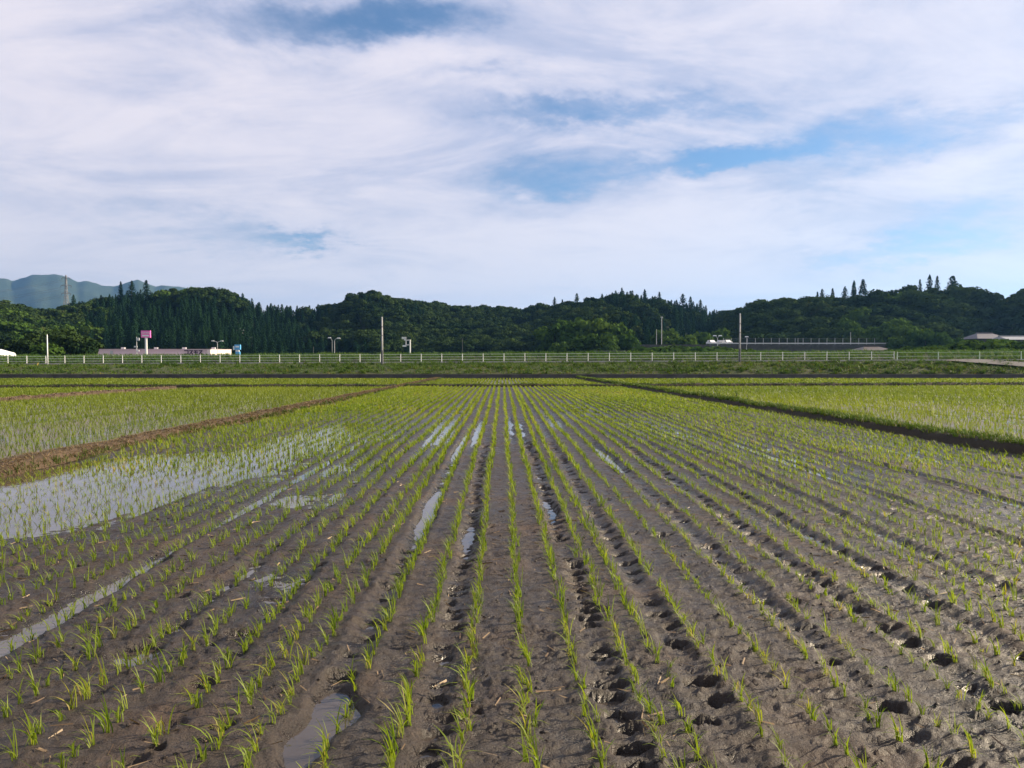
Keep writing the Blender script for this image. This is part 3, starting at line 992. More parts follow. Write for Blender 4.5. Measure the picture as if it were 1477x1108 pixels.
# ---- fences
def fence(name, px0, px1, spacing, mat, label, hgt, rails, pr=.038, rr=.017, x_first=None):
    xs = []
    X_ = (px0 - VX) / FPX * 89 / (1 + .0885 * (px0 - VX) / FPX)
    if x_first is not None: X_ = x_first
    X1 = (px1 - VX) / FPX * 89 / (1 + .0885 * (px1 - VX) / FPX)
    e = empty(name, (X_, yf(X_), zr(X_)))
    tag(e, label, 'fence')
    pm = MB(); pm.tube([(0, 0, -.12), (0, 0, hgt)], pr, 8); pm.tube([(0, 0, hgt), (0, 0, hgt + .03)], pr * 1.05, 8, pr * .5)
    me_ = None
    while X_ <= X1 + .01:
        xs.append(X_)
        p = Vector((X_, yf(X_), zr(X_))) - Vector(e.location)
        if me_ is None:
            po = pm.build('post', mat, e, p); me_ = po.data
        else:
            po = link('post', me_, e, p)
        X_ += spacing
    for zz_ in rails:
        for a, b_ in zip(xs[:-1], xs[1:]):
            q = [Vector((c, yf(c) - .06, zr(c) + zz_)) - Vector(e.location) for c in (a, b_)]
            MB().tube(q, rr, 6).build('rail', mat, e)
    return xs


fxs = fence('guard_fence', -36, 1319, 2.4, M_WPAINT, 'long white pipe guard fence along the embankment road', 1.02, (.38, .68, .98))
fence('cable_fence', 1332, 1520, 4.35, M_GPAINT, 'pale green guard fence with widely spaced posts beside the ramp', .95, (.5, .92), .05, .02, x_first=fxs[-1] + .35)

# ---- poles by the road


def utility_pole(px, ytop, Y, rad, mat, label, name='utility_pole', bands=True, base_z=None):
    p = at(px, ytop, Y); top = p.z
    gz_ = base_z if base_z is not None else zr(p.x) - .25
    e = empty(name, (p.x, Y, gz_)); h = top - gz_
    tag(e, label, 'pole')
    MB().tube([(0, 0, -.3), (0, 0, h)], rad, 12, rad * .62).build('shaft', mat, e, smooth=True)
    MB().tube([(0, 0, h), (0, 0, h + .05)], rad * .7, 12, rad * .4).build('cap', M_STEEL, e)
    if bands:
        for q in (.62, .8): MB().tube([(0, 0, h * q), (0, 0, h * q + .07)], rad * .95, 12).build('band', M_DSTEEL, e)
        MB().tube([(0, 0, .05), (0, 0, 1.7)], rad * 1.06, 12).build('guard_sleeve', M_DSTEEL, e)
    return e


utility_pole(551, 458, 88.0, .125, M_POLE, 'tall tapered grey concrete pole standing nearest the brown slope, in front of the guard fence')
utility_pole(1067.5, 453, 86.0, .12, M_POLE, 'tall tapered grey concrete pole in front of the guard fence, near the viaduct end')
utility_pole(68, 483, 93.0, .075, M_WPAINT, 'short slim white pole by the fence, in front of the round dark tree', bands=False)
# leaning marker stake
p = at(53, 531, 92)
e = empty('marker_stake', p); tag(e, 'yellowed marker stake leaning on the bare slope below the fence', 'stake')
MB().tube([(-.12, 0, -.15), (.16, 0, .62)], .055, 6).build('stake_shaft', M_YEL, e)
MB().tube([(.16, 0, .62), (.185, 0, .70)], .06, 6, .04).build('stake_cap', M_STRAW, e)

# ================================================================== HILLS
RIDGE = [  # px, treetop y, distance, tree height
    (-200, 440, 430, 12), (-60, 436, 420, 12), (0, 431, 410, 12), (40, 436, 410, 12), (72, 444, 430, 12), (100, 436, 440, 13), (130, 428, 440, 13), (170, 418, 440, 14), (210, 415, 440, 14), (240, 417, 440, 14),
    (290, 409, 430, 14), (335, 415, 430, 14), (380, 433, 440, 14), (440, 441, 470, 14), (480, 440, 480, 13), (507, 429, 470, 12), (537, 419, 460, 12), (565, 426, 460, 12), (612, 431, 470, 12),
    (645, 438, 480, 12), (700, 437, 480, 12), (770, 441, 470, 12), (800, 436, 440, 12), (835, 428, 420, 12), (880, 419, 410, 13), (905, 416, 410, 13), (950, 424, 410, 13), (1000, 432, 420, 13), (1035, 441, 430, 12),
    (1060, 438, 400, 12), (1090, 433, 370, 12), (1130, 431, 360, 12), (1170, 425, 350, 13), (1210, 428, 340, 13), (1250, 425, 330, 13), (1275, 414, 320, 14), (1310, 412, 320, 14), (1345, 410, 310, 14), (1400, 408, 310, 14),
    (1430, 418, 310, 13), (1447, 430, 310, 12), (1465, 420, 290, 13), (1490, 413, 280, 13), (1600, 405, 280, 13), (1750, 410, 280, 13)]
RG = np.array(RIDGE, float)


def hill(X, Y):
    X = np.asarray(X, float); Y = np.asarray(Y, float)
    px_ = VX + FPX * X / np.maximum(Y, 50)
    yt = np.interp(px_, RG[:, 0], RG[:, 1]); D = np.interp(px_, RG[:, 0], RG[:, 2]); th = np.interp(px_, RG[:, 0], RG[:, 3])
    H = (VY - yt) / FPX * D + EYE - th
    Ln = np.interp(px_, [600, 900, 1040, 1250, 1300], [150, 150, 110, 90, 85])
    t = np.clip((Y - (D - Ln)) / Ln, 0, 1)
    up = H * (.30 * t * t * (3 - 2 * t) + .70 * t ** .95)
    dn = np.clip((Y - D) / 260, 0, 1)
    h = up * (1 - dn * .6)
    sp = fbm(X * .016, Y * .016, 301, 4)
    h = h + sp * 13 * np.clip(t * 3, 0, 1) * np.clip((1 - t) * 4, 0, 1)
    return h - .6


gx = np.linspace(-460, 400, 190); gy = np.linspace(150, 640, 110)
HX, HY = np.meshgrid(gx, gy)
sheet('hills', HX, HY, hill(HX, HY), M_HILL)

# distant mountains
RM = np.array([(-400, 420), (-200, 404), (-60, 398), (0, 401), (18, 402), (26, 406), (45, 399), (56, 396), (75, 398), (95, 397), (118, 406), (128, 404), (150, 410), (170, 412), (185, 408), (203, 403), (215, 407), (228, 412), (240, 409), (262, 414), (300, 424), (360, 440), (430, 470), (520, 500), (620, 516), (900, 519)], float)
nx, ny = 260, 60
MD = 4600.0
pxs = np.linspace(-400, 700, nx)
V = np.empty((ny, nx, 3))
for i in range(ny):
    q = i / (ny - 1)
    Y = 3000 + q * (5900 - 3000)
    X = (pxs - VX) / FPX * Y
    yt = np.interp(pxs, RM[:, 0], RM[:, 1])
    H = (VY - yt) / FPX * MD + EYE + 16 * fbm(X * .006, X * 0 + 2.0, 406, 4)
    t = np.clip((Y - 3000) / (MD - 3000), 0, 1); dn = np.clip((Y - MD) / 1500, 0, 1)
    ridges = np.abs(fbm(X * .0024, Y * .0013 + 3, 402, 4)) * 170 * t * (1 - t) * 3.2
    V[i, :, 0] = X; V[i, :, 1] = Y
    V[i, :, 2] = H * (t ** 1.15) * (1 - .5 * dn) - ridges + 9 * fbm(X * .02, Y * .02, 404, 3) * t * .8
sheet('mountains', V[:, :, 0], V[:, :, 1], np.maximum(V[:, :, 2], -.44), M_MOUNT)

# ================================================================== TREES


def leaf_quads(C, Nrm, size, r, tints):
    """small two-triangle leaf sprays at C facing roughly Nrm"""
    n = len(C)
    Nn = Nrm + r.normal(0, .36, (n, 3)); Nn /= np.linalg.norm(Nn, axis=1)[:, None]
    a = np.cross(Nn, r.normal(0, 1, (n, 3))); a /= np.linalg.norm(a, axis=1)[:, None]
    b_ = np.cross(Nn, a)
    s = (np.asarray(size) * r.uniform(.6, 1.3, n))[:, None]
    q = r.uniform(.55, 1.0, (n, 1))
    V = np.stack([C - a * s, C + b_ * s * q, C + a * s * .9 + Nn * s * .15, C - b_ * s * q], 1)
    return V.reshape(-1, 3), np.arange(n * 4).reshape(-1, 4), np.repeat(tints, 4)


def broad_mesh(seed, W=4.6, H=11.0, lobes=22, per=80, size=.50, mat=None, low=.22):
    r = np.random.default_rng(seed)
    Cs, Ns, Ts = [], [], []
    cz = H * (low + (1 - low) * .48); W = W * r.uniform(.92, 1.1)
    for i in range(lobes):
        th = r.uniform(0, 6.283); ph = math.acos(r.uniform(-.55, 1))
        d = np.array([math.sin(ph) * math.cos(th), math.sin(ph) * math.sin(th), math.cos(ph)])
        k = r.uniform(.45, .80)
        c = np.array([0, 0, cz]) + d * np.array([W * k, W * k, H * (1 - low) * .5 * k])
        rad = W * r.uniform(.22, .50)
        dd = r.normal(0, 1, (per, 3)); dd /= np.linalg.norm(dd, axis=1)[:, None]
        dd[:, 2] = np.where(dd[:, 2] < -.35, -dd[:, 2] * .6, dd[:, 2])
        rr_ = rad * r.uniform(.72, 1.05, per)
        Cs.append(c + dd * rr_[:, None] * np.array([1, 1, .75])); Ns.append(dd)
        Ts.append(np.clip(r.uniform(.15, .75) + r.normal(0, .12, per), 0, 1))
    C = np.concatenate(Cs)
    V, F, T = leaf_quads(C, np.concatenate(Ns), np.full(len(C), size), r, np.concatenate(Ts))
    V[:, 2] = np.maximum(V[:, 2], H * .06)
    return np_mesh('crown', V, F, mat, T)


def conifer_mesh(seed, Rb=2.3, H=14.0, n=1300, size=.36, low=.10, mat=None, gap=.0):
    r = np.random.default_rng(seed)
    t = r.uniform(0, 1, n) ** 1.35                        # 0 bottom .. 1 top (fewer high up)
    t = low + (1 - low) * t
    an = r.uniform(0, 6.283, n)
    whorl = .80 + .30 * np.sin(t * 46 + np.floor(an * 2.2) * 1.7)
    rad = Rb * (1 - t) ** .52 * whorl * r.uniform(.55, 1.05, n) + .08
    lopside = 1 + .22 * np.sin(an * 2 + seed)
    C = np.stack([np.cos(an) * rad * lopside, np.sin(an) * rad * lopside, H * t - rad * .28], -1)
    N = np.stack([np.cos(an), np.sin(an), np.full(n, .55)], -1)
    sz = size * (1.15 - .6 * t)
    V, F, T = leaf_quads(C, N, sz, r, np.clip(.5 + .3 * np.sin(an * 3 + seed) + r.normal(0, .15, n), 0, 1))
    return np_mesh('crown', V, F, mat, T)


def trunk_mesh(H, r0, broad, seed):
    mb = MB(); rr_ = random.Random(seed)
    mb.tube([(0, 0, -1.0), (rr_.uniform(-.1, .1), 0, H * .35), (rr_.uniform(-.25, .25), rr_.uniform(-.25, .25), H * (.72 if broad else .97))], r0, 8, r0 * .25)
    if broad:
        for k in range(5):
            a = k * 1.256 + rr_.uniform(-.4, .4); z0 = H * rr_.uniform(.25, .42)
            mb.tube([(0, 0, z0), (math.cos(a) * H * .12, math.sin(a) * H * .12, z0 + H * .14), (math.cos(a) * H * .24, math.sin(a) * H * .24, z0 + H * .30)], r0 * .45, 6, r0 * .12)
    me_ = bpy.data.meshes.new('trunk'); me_.from_pydata(mb.v, [], mb.f); me_.materials.append(M_BARK); me_.update()
    return me_


KIND = {'conifer': [], 'broad': [], 'bright': [], 'shrub': []}
for k in range(4):
    KIND['conifer'].append((conifer_mesh(600 + k, Rb=[2.3, 2.0, 2.7, 2.2][k], mat=M_CON), trunk_mesh(14, .22, False, k), 14.0))
for k in range(5):
    KIND['broad'].append((broad_mesh(620 + k, W=[4.4, 5.2, 4.8, 4.2, 5.6][k], mat=M_BRD), trunk_mesh(11, .28, True, 20 + k), 11.5))
for k in range(3):
    KIND['bright'].append((broad_mesh(640 + k, W=[4.2, 4.8, 5.2][k], H=9.5, mat=M_BRT, low=.08), trunk_mesh(9.5, .24, True, 40 + k), 10.0))
for k in range(3):
    KIND['shrub'].append((broad_mesh(660 + k, W=1.9, H=2.6, lobes=14, per=60, size=.2, mat=M_BRT, low=.0), trunk_mesh(2.6, .06, True, 60 + k), 2.7))

GZ0 = -.45
SOURCES = {'conifer': [None] * 4, 'broad': [None] * 5, 'bright': [None] * 3}
NAMES = {'conifer': 'conifer_tree', 'broad': 'broadleaf_tree', 'bright': 'broadleaf_tree', 'shrub': 'shrub'}
tcount = {'conifer': 0, 'broad': 0, 'bright': 0, 'shrub': 0}


def tree(kind, X, Y, zb, h, label, group=None, wide=1.0, var=None):
    v = tcount[kind] % len(KIND[kind]) if var is None else var
    tcount[kind] += 1
    cm, tm, H = KIND[kind][v]
    e = empty(NAMES[kind], (X, Y, zb), random.uniform(0, 6.28))
    s = h / H
    e.scale = (s * wide, s * wide, s)
    c = link('crown', cm, e); link('trunk', tm, e)
    if kind in SOURCES and SOURCES[kind][v] is None: SOURCES[kind][v] = c
    tag(e, label, 'shrub' if kind == 'shrub' else 'tree', group)
    return e


def tree_px(kind, px, ytop, Y, label, group=None, wide=1.0, zb=None, var=None, minh=3.0):
    p = at(px, ytop, Y)
    b_ = float(hill(p.x, Y)) if zb is None else zb
    b_ = max(b_, -.45)
    h = max(p.z - b_, minh)
    return tree(kind, p.x, Y, b_, h, label, group, wide, var)


# skyline conifers that stand out one by one
sky_con = [
    (106, 425, 430, .8, 'lone dark pointed conifer standing in front of the blue mountain, right of the pylon'),
    (174, 406, 432, .7, 'tall pointed conifer rising before the blue mountain on the ridge above the pink sign'),
    (190, 405, 434, .8, 'second pointed conifer on the ridge above the pink sign, beside its taller neighbour'),
    (211, 404, 430, .9, 'broad dark conifer on the ridge directly above the pink sign board'),
    (800, 428, 428, .7, 'single pointed conifer on the low saddle left of the hill behind the leafy knoll'),
    (811, 432, 428, .8, 'small rounded conifer beside the single pointed one on the saddle'),
    (832, 423, 415, .9, 'dark conifer on the left shoulder of the hill behind the leafy knoll'),
    (897, 415, 408, .8, 'conifer on the top of the hill behind the leafy knoll, first of a jagged line'),
    (930, 417, 408, .8, 'conifer in the jagged line just below the hill top behind the leafy knoll'),
    (951, 421, 408, .8, 'pointed conifer on the falling ridge of the hill behind the leafy knoll'),
    (985, 424, 408, .9, 'tallest pointed conifer on the falling ridge of the hill behind the leafy knoll'),
    (996, 428, 408, .9, 'conifer just below the tallest one on the falling ridge'),
    (1010, 432, 408, .8, 'last pointed conifer where the hill behind the leafy knoll meets the hill behind the viaduct'),
    (1179, 421, 345, .6, 'short thin conifer, first of the row above the viaduct'),
    (1186, 417, 345, .7, 'pointed conifer on the ridge, second of the row above the viaduct'),
    (1201, 416, 342, .7, 'bushy topped conifer on the ridge above the viaduct'),
    (1219, 413, 338, .75, 'conifer left of the two tallest on the ridge behind the viaduct'),
    (1232, 405, 335, .7, 'tall narrow conifer, left of the two tallest on the ridge behind the viaduct'),
    (1245, 403, 333, .85, 'tallest narrow conifer on the ridge behind the viaduct against the sky'),
    (1327, 403, 316, .55, 'small conifer tip poking above the round trees of the hill behind the viaduct'),
    (1341, 396, 314, .7, 'highest conifer poking above the round trees of the hill behind the viaduct'),
    (1352, 398, 314, .6, 'conifer tip beside the highest one above the round trees'),
    (1374, 398, 312, 1.3, 'spreading flat branched pine on top of the hill behind the viaduct'),
]
for px, yt, D, wd, lab in sky_con:
    tree_px('conifer', px, yt, D, lab, 'conifers on the skyline', wd * 1.3)
# big round crowns of the hill behind the viaduct
for px, yt, D, wd, lab in [
    (1262, 415, 300, 1.25, 'big dark round tree right of the tallest ridge conifers'),
    (1278, 413, 306, 1.15, 'dark round tree crown on the skyline beside the pale sky gap'),
    (1312, 409, 300, 1.45, 'large domed broadleaf tree on the hill behind the viaduct, left of the highest conifer'),
    (1345, 411, 296, 1.3, 'large tree with layered drooping boughs on the hill behind the viaduct'),
    (1390, 407, 296, 1.5, 'massive dark domed tree under the spreading pine'),
    (1420, 414, 292, 1.3, 'dark tree with a tuft of boughs reaching out on its right'),
    (1462, 424, 280, 1.3, 'round tree right of the notch in the skyline behind the viaduct'),
    (1480, 414, 276, 1.5, 'dark tall tree at the edge of the hill behind the viaduct beyond the notch'),
    (1170, 428, 330, 1.2, 'round broadleaf tree below the short ridge conifers'),
    (1120, 434, 340, 1.3, 'round broadleaf tree on the left end of the ridge behind the viaduct'),
]:
    tree_px('broad', px, yt, D, lab, 'large round trees behind the viaduct', wd * .8)
# trees part-way up / in front, sunlight put into lighter leaves
for px, yt, D, wd, lab in [
    (1235, 436, 280, 1.0, 'sunlit green tree half way up the hill above the viaduct'),
    (1222, 450, 265, .9, 'sunlit tree just above the viaduct, below its taller sunlit neighbour'),
    (1250, 462, 255, .9, 'yellow green tree hanging over the viaduct rail'),
    (1290, 450, 240, 1.0, 'sunlit bushy tree at the top of the descending green line on the right'),
    (1312, 459, 232, 1.0, 'bushy tree in the descending green line right of the viaduct'),
    (1336, 466, 224, 1.0, 'lower bushy tree in the descending green line right of the viaduct'),
    (1360, 472, 216, .9, 'round bush-like tree near the foot of the descending line'),
    (1384, 480, 208, .9, 'last small tree of the descending line, left of the grey roofed house'),
    (1300, 478, 226, .9, 'small green tree at the right end of the viaduct guardrail'),
    (1145, 441, 320, .8, 'sunlit yellowish tree above the middle of the viaduct'),
    (1010, 470, 262, 1.1, 'arching green tree left of the viaduct end'),
    (985, 474, 255, 1.1, 'low arching tree near the tall thin pole beside the leafy knoll'),
    (1035, 466, 268, .9, 'dark edged tree where the viaduct road begins'),
    (962, 465, 262, 1.0, 'olive tree behind the tall thin pole beside the leafy knoll'),
]:
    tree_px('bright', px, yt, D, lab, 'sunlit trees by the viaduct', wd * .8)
for px, yt, D, wd, lab in [
    (800, 462, 262, 1.0, 'bright green tree on the left flank of the leafy knoll'), (822, 452, 262, 1.1, 'bright green tree at the upper left of the leafy knoll'),
    (846, 446, 264, 1.1, 'bright tree at the very top of the leafy knoll'), (868, 450, 262, 1.1, 'bright tree right of the leafy knoll top'),
    (890, 462, 256, 1.1, 'bright tree on the right flank of the leafy knoll'), (908, 476, 250, 1.0, 'yellow green tree at the right foot of the leafy knoll'),
    (862, 472, 244, 1.1, 'sunlit tree at the front of the leafy knoll'), (838, 478, 242, 1.0, 'sunlit tree at the front foot of the leafy knoll'),
    (880, 484, 238, .9, 'pale green low tree at the very foot of the leafy knoll'), (812, 486, 240, .9, 'low green tree at the left foot of the leafy knoll'),
]:
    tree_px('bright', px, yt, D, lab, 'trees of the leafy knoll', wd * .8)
# round tree group at the left
for px, yt, D, wd, kd, lab in [
    (80, 470, 165, 1.35, 'broad', 'big dark round tree behind the slim white pole'), (105, 475, 160, 1.2, 'broad', 'dark round tree touching the end of the pink store'),
    (48, 478, 160, 1.2, 'broad', 'dark domed tree left of the slim white pole'), (20, 484, 170, 1.1, 'broad', 'dark tree behind the white roof at the fence'),
    (68, 488, 150, 1.1, 'bright', 'low lit bush-like tree in front of the dark round trees'), (122, 488, 156, 1.0, 'broad', 'small dark tree at the left end of the pink store')]:
    tree_px(kd, px, yt, D, lab, 'round trees by the store', wd, zb=-.45)
# shrubs along the levee and right bank
sh = [(1300, 500), (1320, 498), (1340, 497), (1362, 496), (1385, 495), (1408, 486), (1430, 487), (1452, 488), (1474, 488), (1350, 503), (1395, 494), (1440, 496), (1418, 494), (1374, 500)]
for i, (px, yt) in enumerate(sh):
    tree_px('shrub', px, yt, 150 - (i % 3) * 9, 'low green shrub in the hedge-like belt below the grey roofed house', 'shrubs below the roofs', 1.7, zb=1.0, minh=1.5)
for px, yt in ((938, 500), (956, 501), (972, 499), (990, 502), (1012, 500), (1034, 501), (1056, 503)):
    tree_px('shrub', px, yt - 3, 205, 'green shrub growing against the dark abutment at the viaduct end', 'shrubs at the viaduct end', 1.9, zb=GZ0, minh=2)
for px, yt in ((1078, 502), (1130, 505), (1290, 507), (605, 507), (664, 508), (912, 505), (935, 504)):
    tree_px('shrub', px, yt, 108, 'small round shrub poking up above the levee grass behind the fence', 'shrubs on the levee', 1.2, zb=zr(0) + .4, minh=1.0)

# the wood that covers the hills
pts_ = {'conifer': [], 'broad': [], 'bright': []}
step = 5.0
r = np.random.default_rng(900)
gx, gy = np.meshgrid(np.arange(-430, 370, step), np.arange(190, 600, step))
gx = gx.ravel() + r.uniform(-2.6, 2.6, gx.size); gy = gy.ravel() + r.uniform(-2.6, 2.6, gy.size)
ppx = VX + FPX * gx / gy
D = np.interp(ppx, RG[:, 0], RG[:, 2])
Lw = np.interp(ppx, [600, 900, 1040, 1250, 1300], [150, 150, 110, 90, 85])
k = (gy > D - Lw + 3) & (gy < D + 62)
k &= (ppx < 1050) | (r.uniform(0, 1, len(gx)) < .62) & (ppx > -90) & (ppx < 1570)
gx, gy, ppx, D = gx[k], gy[k], ppx[k], D[k]
gz = hill(gx, gy)
cn = fbm(gx * .011, gy * .011, 501, 3)
conp = np.interp(ppx, [-90, 60, 150, 215, 260, 400, 470, 520, 600, 700, 760, 860, 930, 1040, 1060, 1200, 1500], [-.6, -.5, 0.0, .5, .9, .9, .6, .25, .15, -.1, -.3, .1, .55, .5, -.6, -.55, -.9])
isc = conp + cn * .7 + r.normal(0, .25, len(gx)) > np.interp(ppx, [0, 480, 560, 850, 900, 1050], [.12, .12, .20, .30, .05, .05])
for i in range(len(gx)):
    # leave the roads, store yard and viaduct clear
    if gy[i] < 300 and 60 < ppx[i] < 400 and gy[i] < 318: continue
    if ppx[i] > 930 and gy[i] < 246: continue
    if 232 < ppx[i] < 345 and gy[i] > D[i] - 30: isc[i] = False
    if ppx[i] > 1160 and gy[i] > D[i] - 20: isc[i] = False
    ridge_con = (870 < ppx[i] < 1032 or 345 < ppx[i] < 480) and gy[i] > D[i] - 34 and r.uniform() < .6
    if ridge_con: isc[i] = True
    th = np.interp(ppx[i], RG[:, 0], RG[:, 3])
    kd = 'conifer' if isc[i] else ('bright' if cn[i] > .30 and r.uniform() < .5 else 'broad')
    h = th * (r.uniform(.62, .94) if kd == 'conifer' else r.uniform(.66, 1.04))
    if ridge_con: h = th * r.uniform(.78, 1.02)
    if ppx[i] > 1230 and kd != 'conifer': h *= r.uniform(.72, 1.04)
    big = 1.3 if ppx[i] > 1050 and kd != 'conifer' else 1.0
    v = int(r.integers(0, len(KIND[kd])))
    s = h / KIND[kd][v][2]
    pts_[kd].append((gx[i], gy[i], gz[i], s * r.uniform(.95, 1.35) * big, s, r.uniform(0, 6.28), v))


def wood(name, kind, label):
    A = np.array(pts_[kind])
    me_ = bpy.data.meshes.new(name)
    me_.vertices.add(len(A)); me_.vertices.foreach_set('co', np.ascontiguousarray(A[:, :3], dtype=np.float32).ravel())
    a = me_.attributes.new('scl', 'FLOAT_VECTOR', 'POINT'); a.data.foreach_set('vector', np.ascontiguousarray(A[:, [3, 3, 4]], dtype=np.float32).ravel())
    rt = np.zeros((len(A), 3), np.float32); rt[:, 2] = A[:, 5]
    a = me_.attributes.new('rot', 'FLOAT_VECTOR', 'POINT'); a.data.foreach_set('vector', rt.ravel())
    a = me_.attributes.new('vid', 'INT', 'POINT'); a.data.foreach_set('value', A[:, 6].astype(np.int32))
    me_.update()
    ob = link(name, me_)
    g = bpy.data.node_groups.new(name, 'GeometryNodeTree')
    g.interface.new_socket('Geometry', in_out='INPUT', socket_type='NodeSocketGeometry')
    g.interface.new_socket('Geometry', in_out='OUTPUT', socket_type='NodeSocketGeometry')
    gi = g.nodes.new('NodeGroupInput'); go = g.nodes.new('NodeGroupOutput')
    iop = g.nodes.new('GeometryNodeInstanceOnPoints')
    jn = g.nodes.new('GeometryNodeJoinGeometry')
    for s in reversed(SOURCES[kind]):
        oi = g.nodes.new('GeometryNodeObjectInfo'); oi.transform_space = 'ORIGINAL'
        oi.inputs['Object'].default_value = s; oi.inputs['As Instance'].default_value = True
        g.links.new(oi.outputs['Geometry'], jn.inputs[0])
    def att(nm, ty):
        n_ = g.nodes.new('GeometryNodeInputNamedAttribute'); n_.data_type = ty; n_.inputs[0].default_value = nm
        return n_.outputs[0]
    g.links.new(gi.outputs[0], iop.inputs['Points'])
    g.links.new(jn.outputs[0], iop.inputs['Instance'])
    iop.inputs['Pick Instance'].default_value = True
    g.links.new(att('vid', 'INT'), iop.inputs['Instance Index'])
    g.links.new(att('rot', 'FLOAT_VECTOR'), iop.inputs['Rotation'])
    g.links.new(att('scl', 'FLOAT_VECTOR'), iop.inputs['Scale'])
    g.links.new(iop.outputs[0], go.inputs[0])
    md = ob.modifiers.new('trees', 'NODES'); md.node_group = g
    tag(ob, label, 'wood', kind='stuff')
    print(name, len(A))


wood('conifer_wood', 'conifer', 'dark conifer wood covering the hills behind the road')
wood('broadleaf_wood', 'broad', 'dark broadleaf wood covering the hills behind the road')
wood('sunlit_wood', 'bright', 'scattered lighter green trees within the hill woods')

# ================================================================== BUILDINGS AND THINGS BEHIND THE LEVEE
GZ = -.45
# ---- store with pink sign
S0 = at(128, 512, 290); S1 = at(302, 512, 290)
top = at(220, 504.5, 290).z
L_ = S1.x - S0.x; hs = top - GZ
e = empty('drugstore', ((S0.x + S1.x) / 2, 290, GZ)); tag(e, 'long low pale pink store with dark lettering behind the levee', 'store')
MB().box((0, 14, hs / 2), (L_, 28, hs)).build('wall', M_PINKW, e)
MB().box((0, 14, hs + .12), (L_ + .5, 28.5, .24)).build('roof_edge', M_PINKW, e)
for xx in (-L_ * .30, -L_ * .02, L_ * .22, L_ * .47):
    MB().box((xx, 8, hs + .62), (1.3, 1.0, .75)).build('roof_unit', M_STEEL, e)
MB().box((0, -1.0, 3.1), (L_ * .92, 2.0, .3)).build('canopy', M_PINKW, e)
for q in range(12):
    xx = -L_ * .42 + q * L_ * .076
    w_ = MB().box((xx, -.04, 1.5), (L_ * .06, .06, 2.5)).build('window', M_GLASS, e)
MB().box((-L_ / 2 + 8.5, -.12, hs - 1.0), (1.0, .25, 1.2)).build('lamp_box', M_STEEL, e)
# lettering, katakana strokes in a unit box
KANA = {'ko': [((.1, .9), (.9, .9)), ((.9, .9), (.9, .08)), ((.1, .1), (.9, .1))],
        'su': [((.15, .88), (.85, .88)), ((.85, .88), (.12, .05)), ((.52, .45), (.92, .05))],
        'mo': [((.15, .88), (.85, .88)), ((.08, .52), (.92, .52)), ((.45, .88), (.45, .1)), ((.45, .1), (.88, .1))]}


def kana_word(parent, x0, y, z0, size, pitch, th, mat, word=('ko', 'su', 'mo', 'su')):
    for i, kx in enumerate(word):
        mb = MB()
        for (a, b_), (c, d) in KANA[kx]:
            p, q = Vector((a * size, 0, b_ * size)), Vector((c * size, 0, d * size))
            dv = q - p; nrm = Vector((-dv.z, 0, dv.x)).normalized() * th / 2; ex = dv.normalized() * th / 2
            n0 = len(mb.v)
            for yy in (-.06, .06):
                for pt in (p - ex - nrm, q + ex - nrm, q + ex + nrm, p - ex + nrm): mb.v.append((pt.x, yy, pt.z))
            for f in ((0, 1, 2, 3), (7, 6, 5, 4), (0, 4, 5, 1), (1, 5, 6, 2), (2, 6, 7, 3), (3, 7, 4, 0)): mb.f.append(tuple(n0 + j for j in f))
        mb.build('letter', mat, parent, (x0 + i * pitch, y, z0))


tx = at(266, 510, 290).x - (S0.x + S1.x) / 2
kana_word(e, tx, -.10, hs - 1.75, 1.55, 1.75, .34, M_PURPLE)
# wing for its right side wall, sunlight put into the cream colour
W0 = at(302.5, 505, 288); W1 = at(337, 505, 300)
wl = W1.x - W0.x
hw = at(320, 504.5, 292).z - GZ
e = empty('store_wing', ((W0.x + W1.x) / 2, 293, GZ)); tag(e, 'side wing at the end of the pink store, sunlight put into its cream colour', 'building')
mb = MB()
mb.box((0, 7, hw / 2), (wl * 2.0, 14, hw), 0)
mb.build('wall', M_CREAM, e)
e.rotation_euler.z = R(58)
MB().box((0, 7, hw + .1), (wl * 2.02, 14.3, .2)).build('roof_edge', M_PINKW, e)
MB().box((2.0, -.08, 1.4), (2.4, .12, 2.4)).build('shutter', M_STEEL, e)
# pylon sign
p = at(210.5, 477, 282); q = at(210.5, 487, 282)
e = empty('pylon_sign', (p.x, 282, GZ)); tag(e, 'tall pink store sign board on a white post', 'sign')
MB().box((0, 0, (q.z - GZ) / 2), (.62, .5, q.z - GZ)).build('post', M_WPAINT, e)
bh = p.z - q.z
bd = MB().box((0, 0, q.z - GZ + bh / 2), (3.3, .6, bh)).build('board', M_MAGENTA, e)
kana_word(bd, -1.45, -.33, q.z - GZ + bh * .56, .62, .76, .13, M_WPAINT)
MB().box((0, -.33, q.z - GZ + bh * .28), (2.4, .06, .5)).build('strip', M_WPAINT, bd)
MB().box((0, 0, q.z - GZ + bh + .06), (3.4, .7, .12)).build('board_cap', M_PURPLE, e)


# ---- lamp posts, poles, signs behind the levee
def lamp_post(px, ytop, Y, label, arms, mat=M_STEEL, h_arm=.9, rad=.10):
    p = at(px, ytop, Y); h = p.z - GZ
    e = empty('street_lamp', (p.x, Y, GZ)); tag(e, label, 'street lamp')
    MB().tube([(0, 0, 0), (0, 0, h - .7)], rad, 8, rad * .7).build('post', mat, e)
    for a in arms:
        ar = MB().tube([(0, 0, h - .75), (a * .35, 0, h - .25), (a * h_arm, 0, h)], rad * .6, 6).build('arm', mat, e)
        MB().box((a * (h_arm + .45), 0, h + .05), (1.1, .5, .28), 0, .7).build('lamp_head', M_WPAINT, ar)
    return e


